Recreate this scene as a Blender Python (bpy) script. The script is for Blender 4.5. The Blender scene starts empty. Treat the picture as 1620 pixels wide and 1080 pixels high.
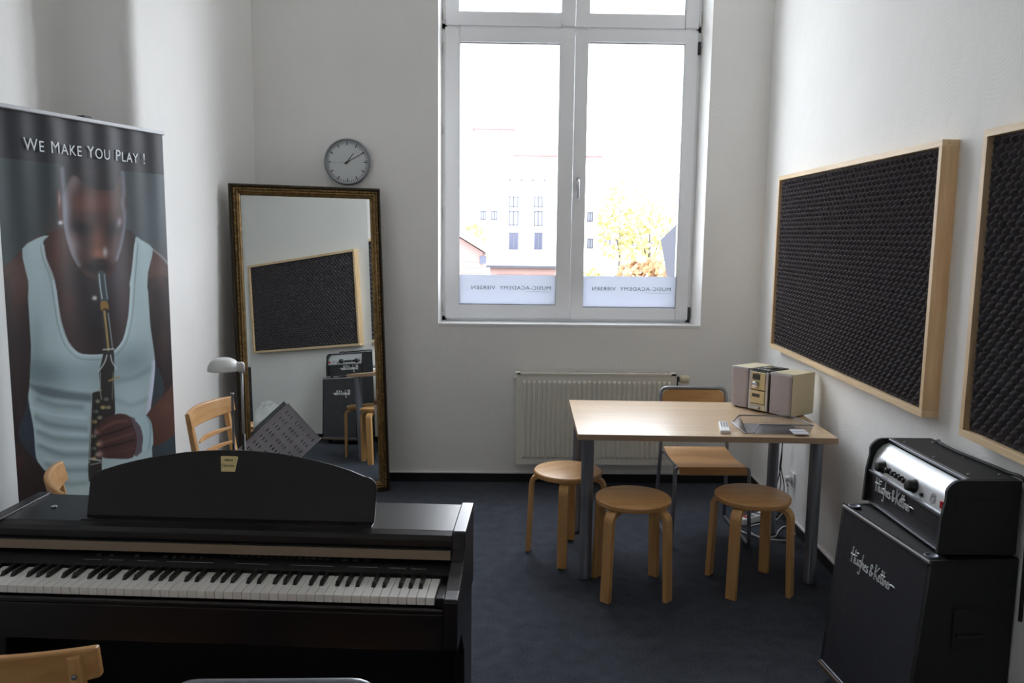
import bpy, bmesh, math, random
import numpy as np
from mathutils import Vector, Matrix
random.seed(4)
S = bpy.context.scene
COL = S.collection
R = math.radians
PI = math.pi

# ------------------------------------------------------------------ colour and materials
def lin(c):
    o = []
    for v in c[:3]:
        v = v / 255.0
        o.append(v / 12.92 if v <= 0.04045 else ((v + 0.055) / 1.055) ** 2.4)
    return tuple(o) + (1.0,)

def new_mat(name):
    m = bpy.data.materials.new(name); m.use_nodes = True
    nt = m.node_tree
    return m, nt, nt.nodes, nt.links, nt.nodes['Principled BSDF']

def plain(name, rgb, rough=0.5, metal=0.0, noise=0.0, nscale=40.0, bump=0.0, bscale=200.0, spec=0.5, coat=0.0):
    m, nt, N, L, b = new_mat(name)
    b.inputs['Base Color'].default_value = lin(rgb)
    b.inputs['Roughness'].default_value = rough
    b.inputs['Metallic'].default_value = metal
    b.inputs['Specular IOR Level'].default_value = spec
    b.inputs['Coat Weight'].default_value = coat
    tc = N.new('ShaderNodeTexCoord')
    if noise > 0:
        n = N.new('ShaderNodeTexNoise'); n.inputs['Scale'].default_value = nscale; n.inputs['Detail'].default_value = 4
        L.new(tc.outputs['Object'], n.inputs['Vector'])
        r = N.new('ShaderNodeValToRGB'); c = lin(rgb)
        r.color_ramp.elements[0].position = 0.3; r.color_ramp.elements[1].position = 0.7
        r.color_ramp.elements[0].color = tuple(v * (1 - noise) for v in c[:3]) + (1,)
        r.color_ramp.elements[1].color = tuple(min(1, v * (1 + noise)) for v in c[:3]) + (1,)
        L.new(n.outputs['Fac'], r.inputs['Fac']); L.new(r.outputs['Color'], b.inputs['Base Color'])
    if bump > 0:
        n2 = N.new('ShaderNodeTexNoise'); n2.inputs['Scale'].default_value = bscale; n2.inputs['Detail'].default_value = 3
        L.new(tc.outputs['Object'], n2.inputs['Vector'])
        bp = N.new('ShaderNodeBump'); bp.inputs['Strength'].default_value = bump; bp.inputs['Distance'].default_value = 0.002
        L.new(n2.outputs['Fac'], bp.inputs['Height']); L.new(bp.outputs['Normal'], b.inputs['Normal'])
    return m

def wood(name, a, c, axis='X', rough=0.4, scale=1.0, coat=0.1):
    m, nt, N, L, b = new_mat(name)
    tc = N.new('ShaderNodeTexCoord'); mp = N.new('ShaderNodeMapping')
    sc = {'X': (1.2, 14, 14), 'Y': (14, 1.2, 14), 'Z': (14, 14, 1.2)}[axis]
    mp.inputs['Scale'].default_value = tuple(v * scale for v in sc)
    L.new(tc.outputs['Object'], mp.inputs['Vector'])
    n = N.new('ShaderNodeTexNoise'); n.inputs['Scale'].default_value = 3.0; n.inputs['Detail'].default_value = 6
    n.inputs['Distortion'].default_value = 0.6
    L.new(mp.outputs['Vector'], n.inputs['Vector'])
    r = N.new('ShaderNodeValToRGB')
    r.color_ramp.elements[0].position = 0.3; r.color_ramp.elements[0].color = lin(a)
    r.color_ramp.elements[1].position = 0.7; r.color_ramp.elements[1].color = lin(c)
    L.new(n.outputs['Fac'], r.inputs['Fac']); L.new(r.outputs['Color'], b.inputs['Base Color'])
    b.inputs['Roughness'].default_value = rough; b.inputs['Coat Weight'].default_value = coat
    b.inputs['Coat Roughness'].default_value = 0.25
    return m

def plaster(name, rgb):
    m, nt, N, L, b = new_mat(name)
    tc = N.new('ShaderNodeTexCoord')
    n = N.new('ShaderNodeTexNoise'); n.inputs['Scale'].default_value = 1.4; n.inputs['Detail'].default_value = 5
    L.new(tc.outputs['Object'], n.inputs['Vector'])
    r = N.new('ShaderNodeValToRGB'); c = lin(rgb)
    r.color_ramp.elements[0].position = 0.25; r.color_ramp.elements[1].position = 0.7
    r.color_ramp.elements[0].color = tuple(v * 0.94 for v in c[:3]) + (1,); r.color_ramp.elements[1].color = c
    L.new(n.outputs['Fac'], r.inputs['Fac']); L.new(r.outputs['Color'], b.inputs['Base Color'])
    # trowel arcs + fine grain
    v = N.new('ShaderNodeTexVoronoi'); v.inputs['Scale'].default_value = 3.3; L.new(tc.outputs['Object'], v.inputs['Vector'])
    mu = N.new('ShaderNodeMath'); mu.operation = 'MULTIPLY'; mu.inputs[1].default_value = 120
    L.new(v.outputs['Distance'], mu.inputs[0])
    si = N.new('ShaderNodeMath'); si.operation = 'SINE'; L.new(mu.outputs[0], si.inputs[0])
    n2 = N.new('ShaderNodeTexNoise'); n2.inputs['Scale'].default_value = 9; n2.inputs['Detail'].default_value = 6
    L.new(tc.outputs['Object'], n2.inputs['Vector'])
    m1 = N.new('ShaderNodeMath'); m1.operation = 'MULTIPLY_ADD'; m1.inputs[1].default_value = 0.045
    L.new(si.outputs[0], m1.inputs[0]); L.new(n2.outputs['Fac'], m1.inputs[2])
    bp = N.new('ShaderNodeBump'); bp.inputs['Strength'].default_value = 0.35; bp.inputs['Distance'].default_value = 0.006
    L.new(m1.outputs[0], bp.inputs['Height']); L.new(bp.outputs['Normal'], b.inputs['Normal'])
    b.inputs['Roughness'].default_value = 0.9; b.inputs['Specular IOR Level'].default_value = 0.2
    return m

def carpet(name):
    m, nt, N, L, b = new_mat(name)
    tc = N.new('ShaderNodeTexCoord')
    n = N.new('ShaderNodeTexNoise'); n.inputs['Scale'].default_value = 260; n.inputs['Detail'].default_value = 2
    L.new(tc.outputs['Object'], n.inputs['Vector'])
    n3 = N.new('ShaderNodeTexNoise'); n3.inputs['Scale'].default_value = 14; n3.inputs['Detail'].default_value = 4
    L.new(tc.outputs['Object'], n3.inputs['Vector'])
    ad = N.new('ShaderNodeMath'); ad.operation = 'MULTIPLY_ADD'; ad.inputs[1].default_value = 0.18
    L.new(n3.outputs['Fac'], ad.inputs[0]); L.new(n.outputs['Fac'], ad.inputs[2])
    r = N.new('ShaderNodeValToRGB')
    e = r.color_ramp.elements
    e[0].position = 0.38; e[0].color = lin((22, 25, 31))
    e[1].position = 0.78; e[1].color = lin((86, 90, 100))
    L.new(ad.outputs[0], r.inputs['Fac']); L.new(r.outputs['Color'], b.inputs['Base Color'])
    bp = N.new('ShaderNodeBump'); bp.inputs['Strength'].default_value = 0.6; bp.inputs['Distance'].default_value = 0.003
    L.new(n.outputs['Fac'], bp.inputs['Height']); L.new(bp.outputs['Normal'], b.inputs['Normal'])
    b.inputs['Roughness'].default_value = 1.0; b.inputs['Specular IOR Level'].default_value = 0.1
    return m

def grille(name, sx, sz, base, hole, see_through=False):
    """perforated sheet: staggered holes from object coordinates (X along, Z up)"""
    m, nt, N, L, b = new_mat(name)
    tc = N.new('ShaderNodeTexCoord'); sp = N.new('ShaderNodeSeparateXYZ'); L.new(tc.outputs['Object'], sp.inputs[0])
    def mth(op, a, c=None, v=None):
        q = N.new('ShaderNodeMath'); q.operation = op; L.new(a, q.inputs[0])
        if c is not None: L.new(c, q.inputs[1])
        if v is not None: q.inputs[1].default_value = v
        return q.outputs[0]
    cx = mth('COSINE', mth('MULTIPLY', sp.outputs['X'], v=PI / sx)); cz = mth('COSINE', mth('MULTIPLY', sp.outputs['Z'], v=PI / sz))
    h = mth('MULTIPLY', cx, cz)
    g = mth('GREATER_THAN', h, v=0.12)
    mix = N.new('ShaderNodeMix'); mix.data_type = 'RGBA'
    L.new(g, mix.inputs['Factor']); mix.inputs['A'].default_value = lin(base); mix.inputs['B'].default_value = lin(hole)
    L.new(mix.outputs['Result'], b.inputs['Base Color'])
    b.inputs['Roughness'].default_value = 0.35; b.inputs['Metallic'].default_value = 0.3
    if see_through:
        tr = N.new('ShaderNodeBsdfTransparent'); ms = N.new('ShaderNodeMixShader')
        L.new(g, ms.inputs[0]); L.new(b.outputs[0], ms.inputs[1]); L.new(tr.outputs[0], ms.inputs[2])
        L.new(ms.outputs[0], N['Material Output'].inputs['Surface'])
    return m

M = {}
M['wall'] = plaster('plaster_white', (245, 244, 242))
M['ceil'] = plain('ceiling_white', (247, 247, 245), 0.9)
M['carpet'] = carpet('carpet_anthracite')
M['skirt'] = plain('carpet_skirting', (26, 27, 31), 0.95, bump=0.3)
M['whitepaint'] = plain('white_paint', (228, 228, 228), 0.45)
M['upvc'] = plain('window_plastic', (246, 247, 250), 0.35)
M['gasket'] = plain('gasket', (60, 62, 66), 0.6)
M['silver'] = plain('brushed_silver', (190, 190, 195), 0.3, 0.9)
M['satin'] = plain('satin_steel', (186, 188, 192), 0.5, 0.25)
M['chrome'] = plain('chrome', (205, 208, 212), 0.15, 1.0)
M['tube'] = plain('grey_tube_steel', (140, 143, 150), 0.35, 0.7)
M['leggrey'] = plain('grey_lacquered_steel', (118, 122, 132), 0.35, 0.6)
M['piano'] = plain('piano_rosewood', (22, 17, 19), 0.3, noise=0.15, nscale=30, spec=0.4)
M['pianomatt'] = plain('piano_black', (14, 13, 14), 0.5, spec=0.3)
M['strip'] = plain('beige_strip', (136, 120, 102), 0.4, 0.2)
M['ivory'] = plain('ivory_key', (232, 230, 226), 0.3)
M['ebony'] = plain('ebony_key', (14, 14, 15), 0.35)
M['plate'] = plain('brass_plate', (214, 196, 140), 0.4, 0.25)
M['ink'] = plain('dark_print', (45, 42, 38), 0.6)
M['paleink'] = plain('pale_print', (150, 148, 144), 0.6)
M['mesh_black'] = plain('tolex_black', (15, 15, 17), 0.62, bump=0.6, bscale=900)
M['black'] = plain('black_plastic', (18, 18, 20), 0.4)
M['rubber'] = plain('rubber_black', (20, 20, 22), 0.7)
M['foam'] = plain('acoustic_foam', (80, 76, 79), 0.95, noise=0.2, nscale=120, bump=0.5, bscale=500, spec=0.1)
M['pine'] = wood('pine', (214, 184, 142), (232, 206, 168), 'X', 0.55, 1.0, 0.0)
M['pinez'] = wood('pine_upright', (206, 172, 130), (228, 198, 158), 'Z', 0.55, 1.0, 0.0)
M['beech'] = wood('beech', (188, 138, 82), (208, 160, 104), 'X', 0.38, 0.8, 0.2)
M['beechz'] = wood('beech_leg', (194, 144, 86), (214, 168, 110), 'Z', 0.4, 0.8, 0.15)
M['top'] = wood('birch_laminate', (206, 174, 136), (222, 192, 154), 'X', 0.32, 0.35, 1.0)
M['edge'] = plain('laminate_edge', (170, 142, 116), 0.5)
M['radiator'] = plain('radiator_cream', (232, 229, 218), 0.4)
M['cream'] = plain('cream_plastic', (218, 208, 178), 0.5)
M['champagne'] = plain('champagne_panel', (206, 190, 150), 0.3, 0.4)
M['mauve'] = plain('speaker_cloth', (176, 168, 172), 0.8, bump=0.3, bscale=1200)
M['display'] = plain('display_glass', (62, 66, 60), 0.15)
M['whiteplastic'] = plain('white_plastic', (232, 232, 232), 0.35)
M['red'] = plain('red_switch', (190, 20, 30), 0.3)
M['dial'] = plain('clock_dial', (214, 220, 222), 0.5)
M['gold'] = plain('antique_gold', (128, 102, 62), 0.42, 0.6, noise=0.35, nscale=35)
M['golddark'] = plain('dark_bronze', (58, 48, 34), 0.5, 0.5, noise=0.3, nscale=40)
M['deskgrey'] = plain('grey_sheet_metal', (158, 156, 162), 0.5, 0.1)
M['paper'] = plain('white_board', (228, 230, 236), 0.6)
M['logo'] = plain('logo_silver', (225, 228, 230), 0.3, 0.2)
M['panelmetal'] = plain('amp_silver_panel', (214, 217, 220), 0.3, 0.45)
M['cabgrille'] = grille('cab_grille', 0.0062, 0.0070, (80, 80, 87), (3, 3, 4), True)
M['headgrille'] = grille('head_grille', 0.0060, 0.0090, (78, 78, 84), (3, 3, 4))
M['cone'] = plain('speaker_cone', (60, 60, 64), 0.5)
M['wiremesh'] = plain('wire_grey', (128, 130, 138), 0.4, 0.6)
mm, nt, N, L, b = new_mat('mirror_glass')
b.inputs['Base Color'].default_value = (0.86, 0.9, 0.88, 1); b.inputs['Metallic'].default_value = 1; b.inputs['Roughness'].default_value = 0.0
M['mirror'] = mm
# window glass: thin sheet, lets daylight straight through with a faint reflection
mm, nt, N, L, b = new_mat('window_glass')
gl = N.new('ShaderNodeBsdfGlossy'); gl.inputs['Roughness'].default_value = 0.0
tr = N.new('ShaderNodeBsdfTransparent'); lw_ = N.new('ShaderNodeLayerWeight'); pw_ = N.new('ShaderNodeMath'); pw_.operation = 'POWER'; pw_.inputs[1].default_value = 5
L.new(lw_.outputs['Facing'], pw_.inputs[0])
fr = N.new('ShaderNodeMath'); fr.operation = 'MULTIPLY_ADD'; fr.inputs[1].default_value = 0.7; fr.inputs[2].default_value = 0.03; L.new(pw_.outputs[0], fr.inputs[0])
ms = N.new('ShaderNodeMixShader'); L.new(fr.outputs[0], ms.inputs[0]); L.new(tr.outputs[0], ms.inputs[1]); L.new(gl.outputs[0], ms.inputs[2])
L.new(ms.outputs[0], N['Material Output'].inputs['Surface'])
M['glass'] = mm
mm, nt, N, L, b = new_mat('frosted_film')
tl = N.new('ShaderNodeBsdfTranslucent'); tl.inputs['Color'].default_value = (0.42, 0.435, 0.475, 1)
df = N.new('ShaderNodeBsdfDiffuse'); df.inputs['Color'].default_value = (0.6, 0.62, 0.66, 1)
ms = N.new('ShaderNodeMixShader'); ms.inputs[0].default_value = 0.35
L.new(tl.outputs[0], ms.inputs[1]); L.new(df.outputs[0], ms.inputs[2]); L.new(ms.outputs[0], N['Material Output'].inputs['Surface'])
M['film'] = mm
mm, nt, N, L, b = new_mat('clear_crumpled_plastic')
b.inputs['Base Color'].default_value = (0.9, 0.92, 0.92, 1); b.inputs['Roughness'].default_value = 0.12
b.inputs['Alpha'].default_value = 0.35
M['clear'] = mm

# ------------------------------------------------------------------ mesh helpers
class MB:
    def __init__(s): s.v = []; s.f = []; s.mi = []; s.sm = []; s.cur = 0
    def add(s, vs, fs, smooth=False):
        o = len(s.v); s.v += [tuple(p) for p in vs]
        for q in fs:
            s.f.append(tuple(o + i for i in q)); s.mi.append(s.cur); s.sm.append(smooth)
        return s
    def box(s, x0, x1, y0, y1, z0, z1, mx=None):
        vs = [(x, y, z) for x in (x0, x1) for y in (y0, y1) for z in (z0, z1)]
        if mx is not None: vs = [mx @ Vector(p) for p in vs]
        return s.add(vs, [(0, 1, 3, 2), (4, 6, 7, 5), (0, 4, 5, 1), (2, 3, 7, 6), (0, 2, 6, 4), (1, 5, 7, 3)])
    def tube(s, pts, r, n=10, closed=False, caps=True, flat=None):
        """sweep a circle (or an ellipse flat=(a,b), a sideways, b 'up') along points"""
        P = [Vector(p) for p in pts]; k = len(P)
        tang = []
        for i in range(k):
            if closed: t = P[(i + 1) % k] - P[i - 1]
            else: t = P[min(i + 1, k - 1)] - P[max(i - 1, 0)]
            tang.append(t.normalized())
        up = Vector((0, 0, 1)) if abs(tang[0].z) < 0.9 else Vector((0, 1, 0))
        nrm = (up - tang[0] * up.dot(tang[0])).normalized()
        vs = []
        for i in range(k):
            nrm = (nrm - tang[i] * nrm.dot(tang[i])).normalized()
            bi = tang[i].cross(nrm)
            rr = r[i] if isinstance(r, (list, tuple)) else r
            a, b_ = (rr, rr) if flat is None else flat
            for j in range(n):
                t = 2 * PI * j / n
                vs.append(P[i] + bi * (math.cos(t) * a) + nrm * (math.sin(t) * b_))
        fs = []
        for i in range(k if closed else k - 1):
            for j in range(n):
                a0 = i * n + j; a1 = i * n + (j + 1) % n; b0 = ((i + 1) % k) * n + j; b1 = ((i + 1) % k) * n + (j + 1) % n
                fs.append((a0, a1, b1, b0))
        s.add(vs, fs, True)
        if caps and not closed:
            s.add(vs[:n], [tuple(range(n - 1, -1, -1))]); s.add(vs[-n:], [tuple(range(n))])
        return s
    def cyl(s, a, b_, r, n=20, r2=None):
        return s.tube([a, b_], [r, r if r2 is None else r2], n)
    def lathe(s, prof, c=(0, 0, 0), n=32, mx=None, smooth=True):
        """prof = [(radius, height)] around +Z at c (or around the Z of mx)"""
        vs = []
        for (r, h) in prof:
            for j in range(n):
                t = 2 * PI * j / n; p = Vector((r * math.cos(t), r * math.sin(t), h))
                vs.append((mx @ p) if mx is not None else (p + Vector(c)))
        fs = []
        for i in range(len(prof) - 1):
            for j in range(n):
                fs.append((i * n + j, i * n + (j + 1) % n, (i + 1) * n + (j + 1) % n, (i + 1) * n + j))
        s.add(vs, fs, smooth)
        s.add(vs[:n], [tuple(range(n - 1, -1, -1))]); s.add(vs[-n:], [tuple(range(n))])
        return s
    def prism(s, poly, a, b_, axis='X', mx=None, smooth=False):
        """poly of 2-D points extruded from a to b_ along axis. X: (y,z)  Y: (x,z)  Z: (x,y)"""
        def m3(p, h):
            q = {'X': (h, p[0], p[1]), 'Y': (p[0], h, p[1]), 'Z': (p[0], p[1], h)}[axis]
            return (mx @ Vector(q)) if mx is not None else q
        n = len(poly); vs = [m3(p, a) for p in poly] + [m3(p, b_) for p in poly]
        s.add(vs, [(i, (i + 1) % n, n + (i + 1) % n, n + i) for i in range(n)], smooth)
        s.add(vs, [tuple(range(n - 1, -1, -1)), tuple(range(n, 2 * n))])
        return s
    def obj(s, name, mat, parent=None, bevel=0.0, mx=None, seg=2):
        me = bpy.data.meshes.new(name)
        me.from_pydata([tuple(p) for p in s.v], [], s.f)
        mats = mat if isinstance(mat, (list, tuple)) else [mat]
        for q in mats: me.materials.append(q)
        me.polygons.foreach_set('material_index', s.mi); me.polygons.foreach_set('use_smooth', s.sm)
        bm = bmesh.new(); bm.from_mesh(me); bmesh.ops.remove_doubles(bm, verts=bm.verts, dist=1e-5)
        bmesh.ops.recalc_face_normals(bm, faces=bm.faces); bm.to_mesh(me); bm.free()
        me.update()
        o = bpy.data.objects.new(name, me); COL.objects.link(o)
        if parent is not None: o.parent = parent
        if mx is not None: o.matrix_local = mx
        if bevel > 0:
            m = o.modifiers.new('bevel', 'BEVEL'); m.width = bevel; m.segments = seg; m.limit_method = 'ANGLE'; m.angle_limit = R(40)
        return o

def sharpen(o, ang=35):
    """keep hard edges hard on smooth-swept meshes"""
    try:
        bm = bmesh.new(); bm.from_mesh(o.data)
        for e in bm.edges:
            if len(e.link_faces) == 2 and e.calc_face_angle(0) > R(ang): e.smooth = False
        bm.to_mesh(o.data); bm.free()
    except Exception: pass
    return o

def box(name, dims, mat, parent=None, bevel=0.002, mx=None):
    return MB().box(*dims).obj(name, mat, parent, bevel, mx)

def tag(o, label, cat, group=None, kind=None):
    if label: o['label'] = label
    if cat: o['category'] = cat
    if group: o['group'] = group
    if kind: o['kind'] = kind
    return o

def thing(name, label, cat, loc=(0, 0, 0), rotz=0.0, group=None):
    o = bpy.data.objects.new(name, None); COL.objects.link(o)
    o.location = loc; o.rotation_euler = (0, 0, rotz); o.empty_display_size = 0.1
    return tag(o, label, cat, group)

def struct(o):
    o['kind'] = 'structure'; return o

def kids(o): return [c for c in bpy.data.objects if c.parent == o]

def copy_tree(o, parent=None):
    c = o.copy(); COL.objects.link(c)
    if parent is not None: c.parent = parent
    for ch in kids(o): copy_tree(ch, c)
    return c

def text(name, body, size, mat, parent, mx, sx=1.0, extrude=0.0005, spacing=1.0, bold=0.0, align='LEFT'):
    cu = bpy.data.curves.new(name, 'FONT'); cu.body = body; cu.size = size; cu.extrude = extrude
    cu.space_character = spacing; cu.align_x = align; cu.offset = bold
    t = bpy.data.objects.new(name + '_src', cu); COL.objects.link(t)
    bpy.context.view_layer.update()
    me = bpy.data.meshes.new_from_object(t)
    bpy.data.objects.remove(t)
    me.name = name; me.materials.clear(); me.materials.append(mat)
    o = bpy.data.objects.new(name, me); COL.objects.link(o)
    if parent is not None: o.parent = parent
    o.matrix_local = mx @ Matrix.Diagonal((sx, 1, 1, 1))
    return o

def arc(cx, cy, r, a0, a1, n=8):
    return [(cx + r * math.cos(a0 + (a1 - a0) * i / n), cy + r * math.sin(a0 + (a1 - a0) * i / n)) for i in range(n + 1)]

def frame_mx(o, x, y, z):
    m = Matrix((x, y, z)).transposed().to_4x4(); m.translation = Vector(o); return m

def smooth_path(pts, n=6):
    """Catmull-Rom through the points"""
    P = [Vector(p) for p in pts]; out = []
    for i in range(len(P) - 1):
        p0 = P[max(i - 1, 0)]; p1 = P[i]; p2 = P[i + 1]; p3 = P[min(i + 2, len(P) - 1)]
        for k in range(n):
            t = k / n
            out.append(0.5 * ((2 * p1) + (p2 - p0) * t + (2 * p0 - 5 * p1 + 4 * p2 - p3) * t * t + (3 * p1 - p0 - 3 * p2 + p3) * t ** 3))
    out.append(P[-1]); return out

# ------------------------------------------------------------------ camera
cam_d = bpy.data.cameras.new('camera'); cam = bpy.data.objects.new('camera', cam_d); COL.objects.link(cam)
cam_d.sensor_width = 36; cam_d.lens = 1307.0 / 1620 * 36; cam_d.clip_start = 0.05; cam_d.clip_end = 500
pitch, roll, yaw = R(7.45), 0.012, R(1.1)
fw = Vector((math.sin(yaw) * math.cos(pitch), math.cos(yaw) * math.cos(pitch), -math.sin(pitch)))
r0 = Vector((math.cos(yaw), -math.sin(yaw), 0)); u0 = r0.cross(fw)
cr = r0 * math.cos(roll) + u0 * math.sin(roll); cu_ = -r0 * math.sin(roll) + u0 * math.cos(roll)
cam.matrix_world = frame_mx((0, 0, 1.65), cr, cu_, -fw)
S.camera = cam

# ------------------------------------------------------------------ room shell
YB = 5.37            # inner face of the window wall
CEIL = 4.15
WX = lambda y: 1.725 - (5.35 - y) * math.tan(R(2.0))     # right wall x at depth y
WR0, WR1 = -0.38, 1.338; WZ0, WZ1 = 1.045, 3.95
struct(MB().box(-3.2, 2.6, -3.2, 5.9, -0.12, 0.0).obj('floor', M['carpet']))
struct(MB().box(-3.2, 2.6, -3.2, 5.9, CEIL, CEIL + 0.1).obj('ceiling', M['ceil']))
w = MB()
rev = 0.165; sl = 0.012; sr_ = 0.03     # reveal depth, splay
yo = YB + 0.26
x0, x1 = -1.60, 1.80
def quad(mb, a, b_, c, d): mb.add([a, b_, c, d], [(0, 1, 2, 3)])
for (ax, bx, az, bz) in ((x0, WR0, 0, CEIL), (WR1, x1, 0, CEIL), (WR0, WR1, 0, WZ0), (WR0, WR1, WZ1, CEIL)):
    quad(w, (ax, YB, az), (bx, YB, az), (bx, YB, bz), (ax, YB, bz))
    quad(w, (ax, yo, az), (bx, yo, az), (bx, yo, bz), (ax, yo, bz))
ri = YB + rev; L0, L1 = WR0 + sl, WR1 - sr_
quad(w, (WR0, YB, WZ0), (WR0, YB, WZ1), (L0, ri, WZ1), (L0, ri, WZ0)); quad(w, (L0, ri, WZ0), (L0, ri, WZ1), (L0, yo, WZ1), (L0, yo, WZ0))
quad(w, (WR1, YB, WZ0), (WR1, YB, WZ1), (L1, ri, WZ1), (L1, ri, WZ0)); quad(w, (L1, ri, WZ0), (L1, ri, WZ1), (L1, yo, WZ1), (L1, yo, WZ0))
quad(w, (WR0, YB, WZ1), (WR1, YB, WZ1), (L1, yo, WZ1), (L0, yo, WZ1)); quad(w, (WR0, YB, WZ0), (WR1, YB, WZ0), (L1, yo, WZ0), (L0, yo, WZ0))
quad(w, (x0, YB, CEIL), (x1, YB, CEIL), (x1, yo, CEIL), (x0, yo, CEIL)); quad(w, (x0, YB, 0), (x1, YB, 0), (x1, yo, 0), (x0, yo, 0))
quad(w, (x0, YB, 0), (x0, yo, 0), (x0, yo, CEIL), (x0, YB, CEIL)); quad(w, (x1, YB, 0), (x1, yo, 0), (x1, yo, CEIL), (x1, YB, CEIL))
struct(w.obj('wall_back', M['wall']))
# left wall with its rounded step back
lp = [(-1.53, YB + 0.06), (-1.58, 5.15), (-1.615, 4.9), (-1.618, 3.90)] + arc(-1.698, 3.88, 0.08, 0, -PI / 2, 8)[1:] \
     + [(-1.84, 3.80)] + arc(-1.84, 3.70, 0.10, PI / 2, PI, 8)[1:] + [(-1.95, 3.3), (-1.98, -3.0), (-2.2, -3.0), (-2.2, YB + 0.06)]
wl = MB().prism(lp, 0, CEIL, 'Z', smooth=True).obj('wall_left', M['wall']); struct(sharpen(wl, 50))
rp = [(WX(YB + 0.06), YB + 0.06), (WX(-3.0), -3.0), (WX(-3.0) + 0.3, -3.0), (WX(YB) + 0.3, YB + 0.06)]
struct(MB().prism(rp, 0, CEIL, 'Z').obj('wall_right', M['wall']))
struct(MB().box(-2.2, 1.9, -1.25, -1.1, 0, CEIL).obj('wall_near', M['wall']))
# skirtings: a dark strip of the carpet with a white strip above, painting its top edge as lit by the window
struct(MB().box(-1.55, WX(YB), YB - 0.008, YB, 0, 0.06).obj('baseboard_back', M['skirt']))
struct(MB().box(-1.55, WX(YB), YB - 0.011, YB, 0.06, 0.068).obj('lit_edge_trim_1', M['whitepaint']))
a_r = R(88); ex = Vector((math.cos(a_r), math.sin(a_r), 0)); ey = Vector((-math.sin(a_r), math.cos(a_r), 0)); ez = Vector((0, 0, 1))
def wall_r(yy, z=0.0):      # frame on the right wall: +X deeper into the room, +Y off the wall
    return frame_mx((WX(yy), yy, z), ex, ey, ez)
struct(MB().box(-8.2, 0.0, 0, 0.008, 0, 0.06).obj('baseboard_right', M['skirt'], mx=wall_r(YB)))
struct(MB().box(-8.2, 0.0, 0, 0.011, 0.06, 0.068).obj('lit_edge_trim_2', M['whitepaint'], mx=wall_r(YB)))
struct(MB().box(-1.618, -1.61, 3.9, 4.9, 0, 0.06).obj('baseboard_left', M['skirt']))

# ------------------------------------------------------------------ window
win = bpy.data.objects.new('window_1', None); COL.objects.link(win); win['kind'] = 'structure'
FY0, FY1 = YB + rev, YB + rev + 0.075
fx0, fx1, fz0, fz1 = L0, L1, WZ0 + 0.02, WZ1
xm = 0.492; fb = 0.035
zt = 2.965          # transom
f = MB()
f.box(fx0, fx0 + fb, FY0, FY1, fz0, fz1); f.box(fx1 - fb, fx1, FY0, FY1, fz0, fz1)
f.box(fx0, fx1, FY0, FY1, fz0, fz0 + fb); f.box(fx0, fx1, FY0, FY1, fz1 - fb, fz1)
f.box(fx0, fx1, FY0, FY1, zt - 0.02, zt + 0.02)
f.obj('window_frame', M['upvc'], win, 0.003)
box('window_sill', (WR0 + 0.001, WR1 - 0.001, YB - 0.004, FY0 + 0.01, WZ0, WZ0 + 0.02), M['whitepaint'], win, 0.003)
def sash(xa, xb, za, zb, t=0.075):
    h = MB(); y0, y1 = FY0 - 0.016, FY1 - 0.012
    for (ax, bx, az, bz) in ((xa, xa + t, za, zb), (xb - t, xb, za, zb), (xa + t, xb - t, za, za + t), (xa + t, xb - t, zb - t, zb)):
        h.box(ax, bx, y0, y1, az, bz)
    o = h.obj('window_sash', M['upvc'], win, 0.004)
    g = MB(); i = 0.004
    for (ax, bx, az, bz) in ((xa + t - i, xa + t + i, za + t, zb - t), (xb - t - i, xb - t + i, za + t, zb - t), (xa + t, xb - t, za + t - i, za + t + i), (xa + t, xb - t, zb - t - i, zb - t + i)):
        g.box(ax, bx, y0 + 0.010, y0 + 0.03, az, bz)
    g.obj('glazing_seal', M['gasket'], o)
    p = MB().box(xa + t, xb - t, y0 + 0.02, y0 + 0.024, za + t, zb - t).obj('window_pane', M['glass'], o)
    return o, (xa + t, xb - t, za + t, zb - t, y0)
sashes = []
zlo = fz0 + 0.018
lowL = sash(fx0 + 0.022, xm - 0.002, zlo, zt - 0.006, 0.092)
lowR = sash(xm + 0.002, fx1 - 0.022, zlo, zt - 0.006, 0.080)
sash(fx0 + 0.022, xm - 0.002, zt + 0.006, fz1 - 0.02, 0.085); sash(xm + 0.002, fx1 - 0.022, zt + 0.006, fz1 - 0.02, 0.085)
# frosted film with mirrored lettering along the bottom of the lower panes
for (o, (xa, xb, za, zb, y0)) in (lowL, lowR):
    fi = MB().box(xa + 0.004, xb - 0.004, y0 + 0.014, y0 + 0.016, za + 0.003, 1.374).obj('frosted_film', M['film'], o)
    fi['label'] = 'frosted strip with mirrored lettering'
    mx = frame_mx((xb - 0.035, y0 + 0.0125, 1.278), (-1, 0, 0), (0, 0, 1), (0, 1, 0))
    text('lettering', 'MUSIC-ACADEMY  VIERSEN', 0.034, M['gasket'], fi, mx, 1.19, 0.0003, 1.1)
    MB().box(xb - 0.045 - 0.16, xb - 0.045, y0 + 0.012, y0 + 0.0128, 1.262, 1.2645).obj('lettering', M['deskgrey'], fi)
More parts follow.
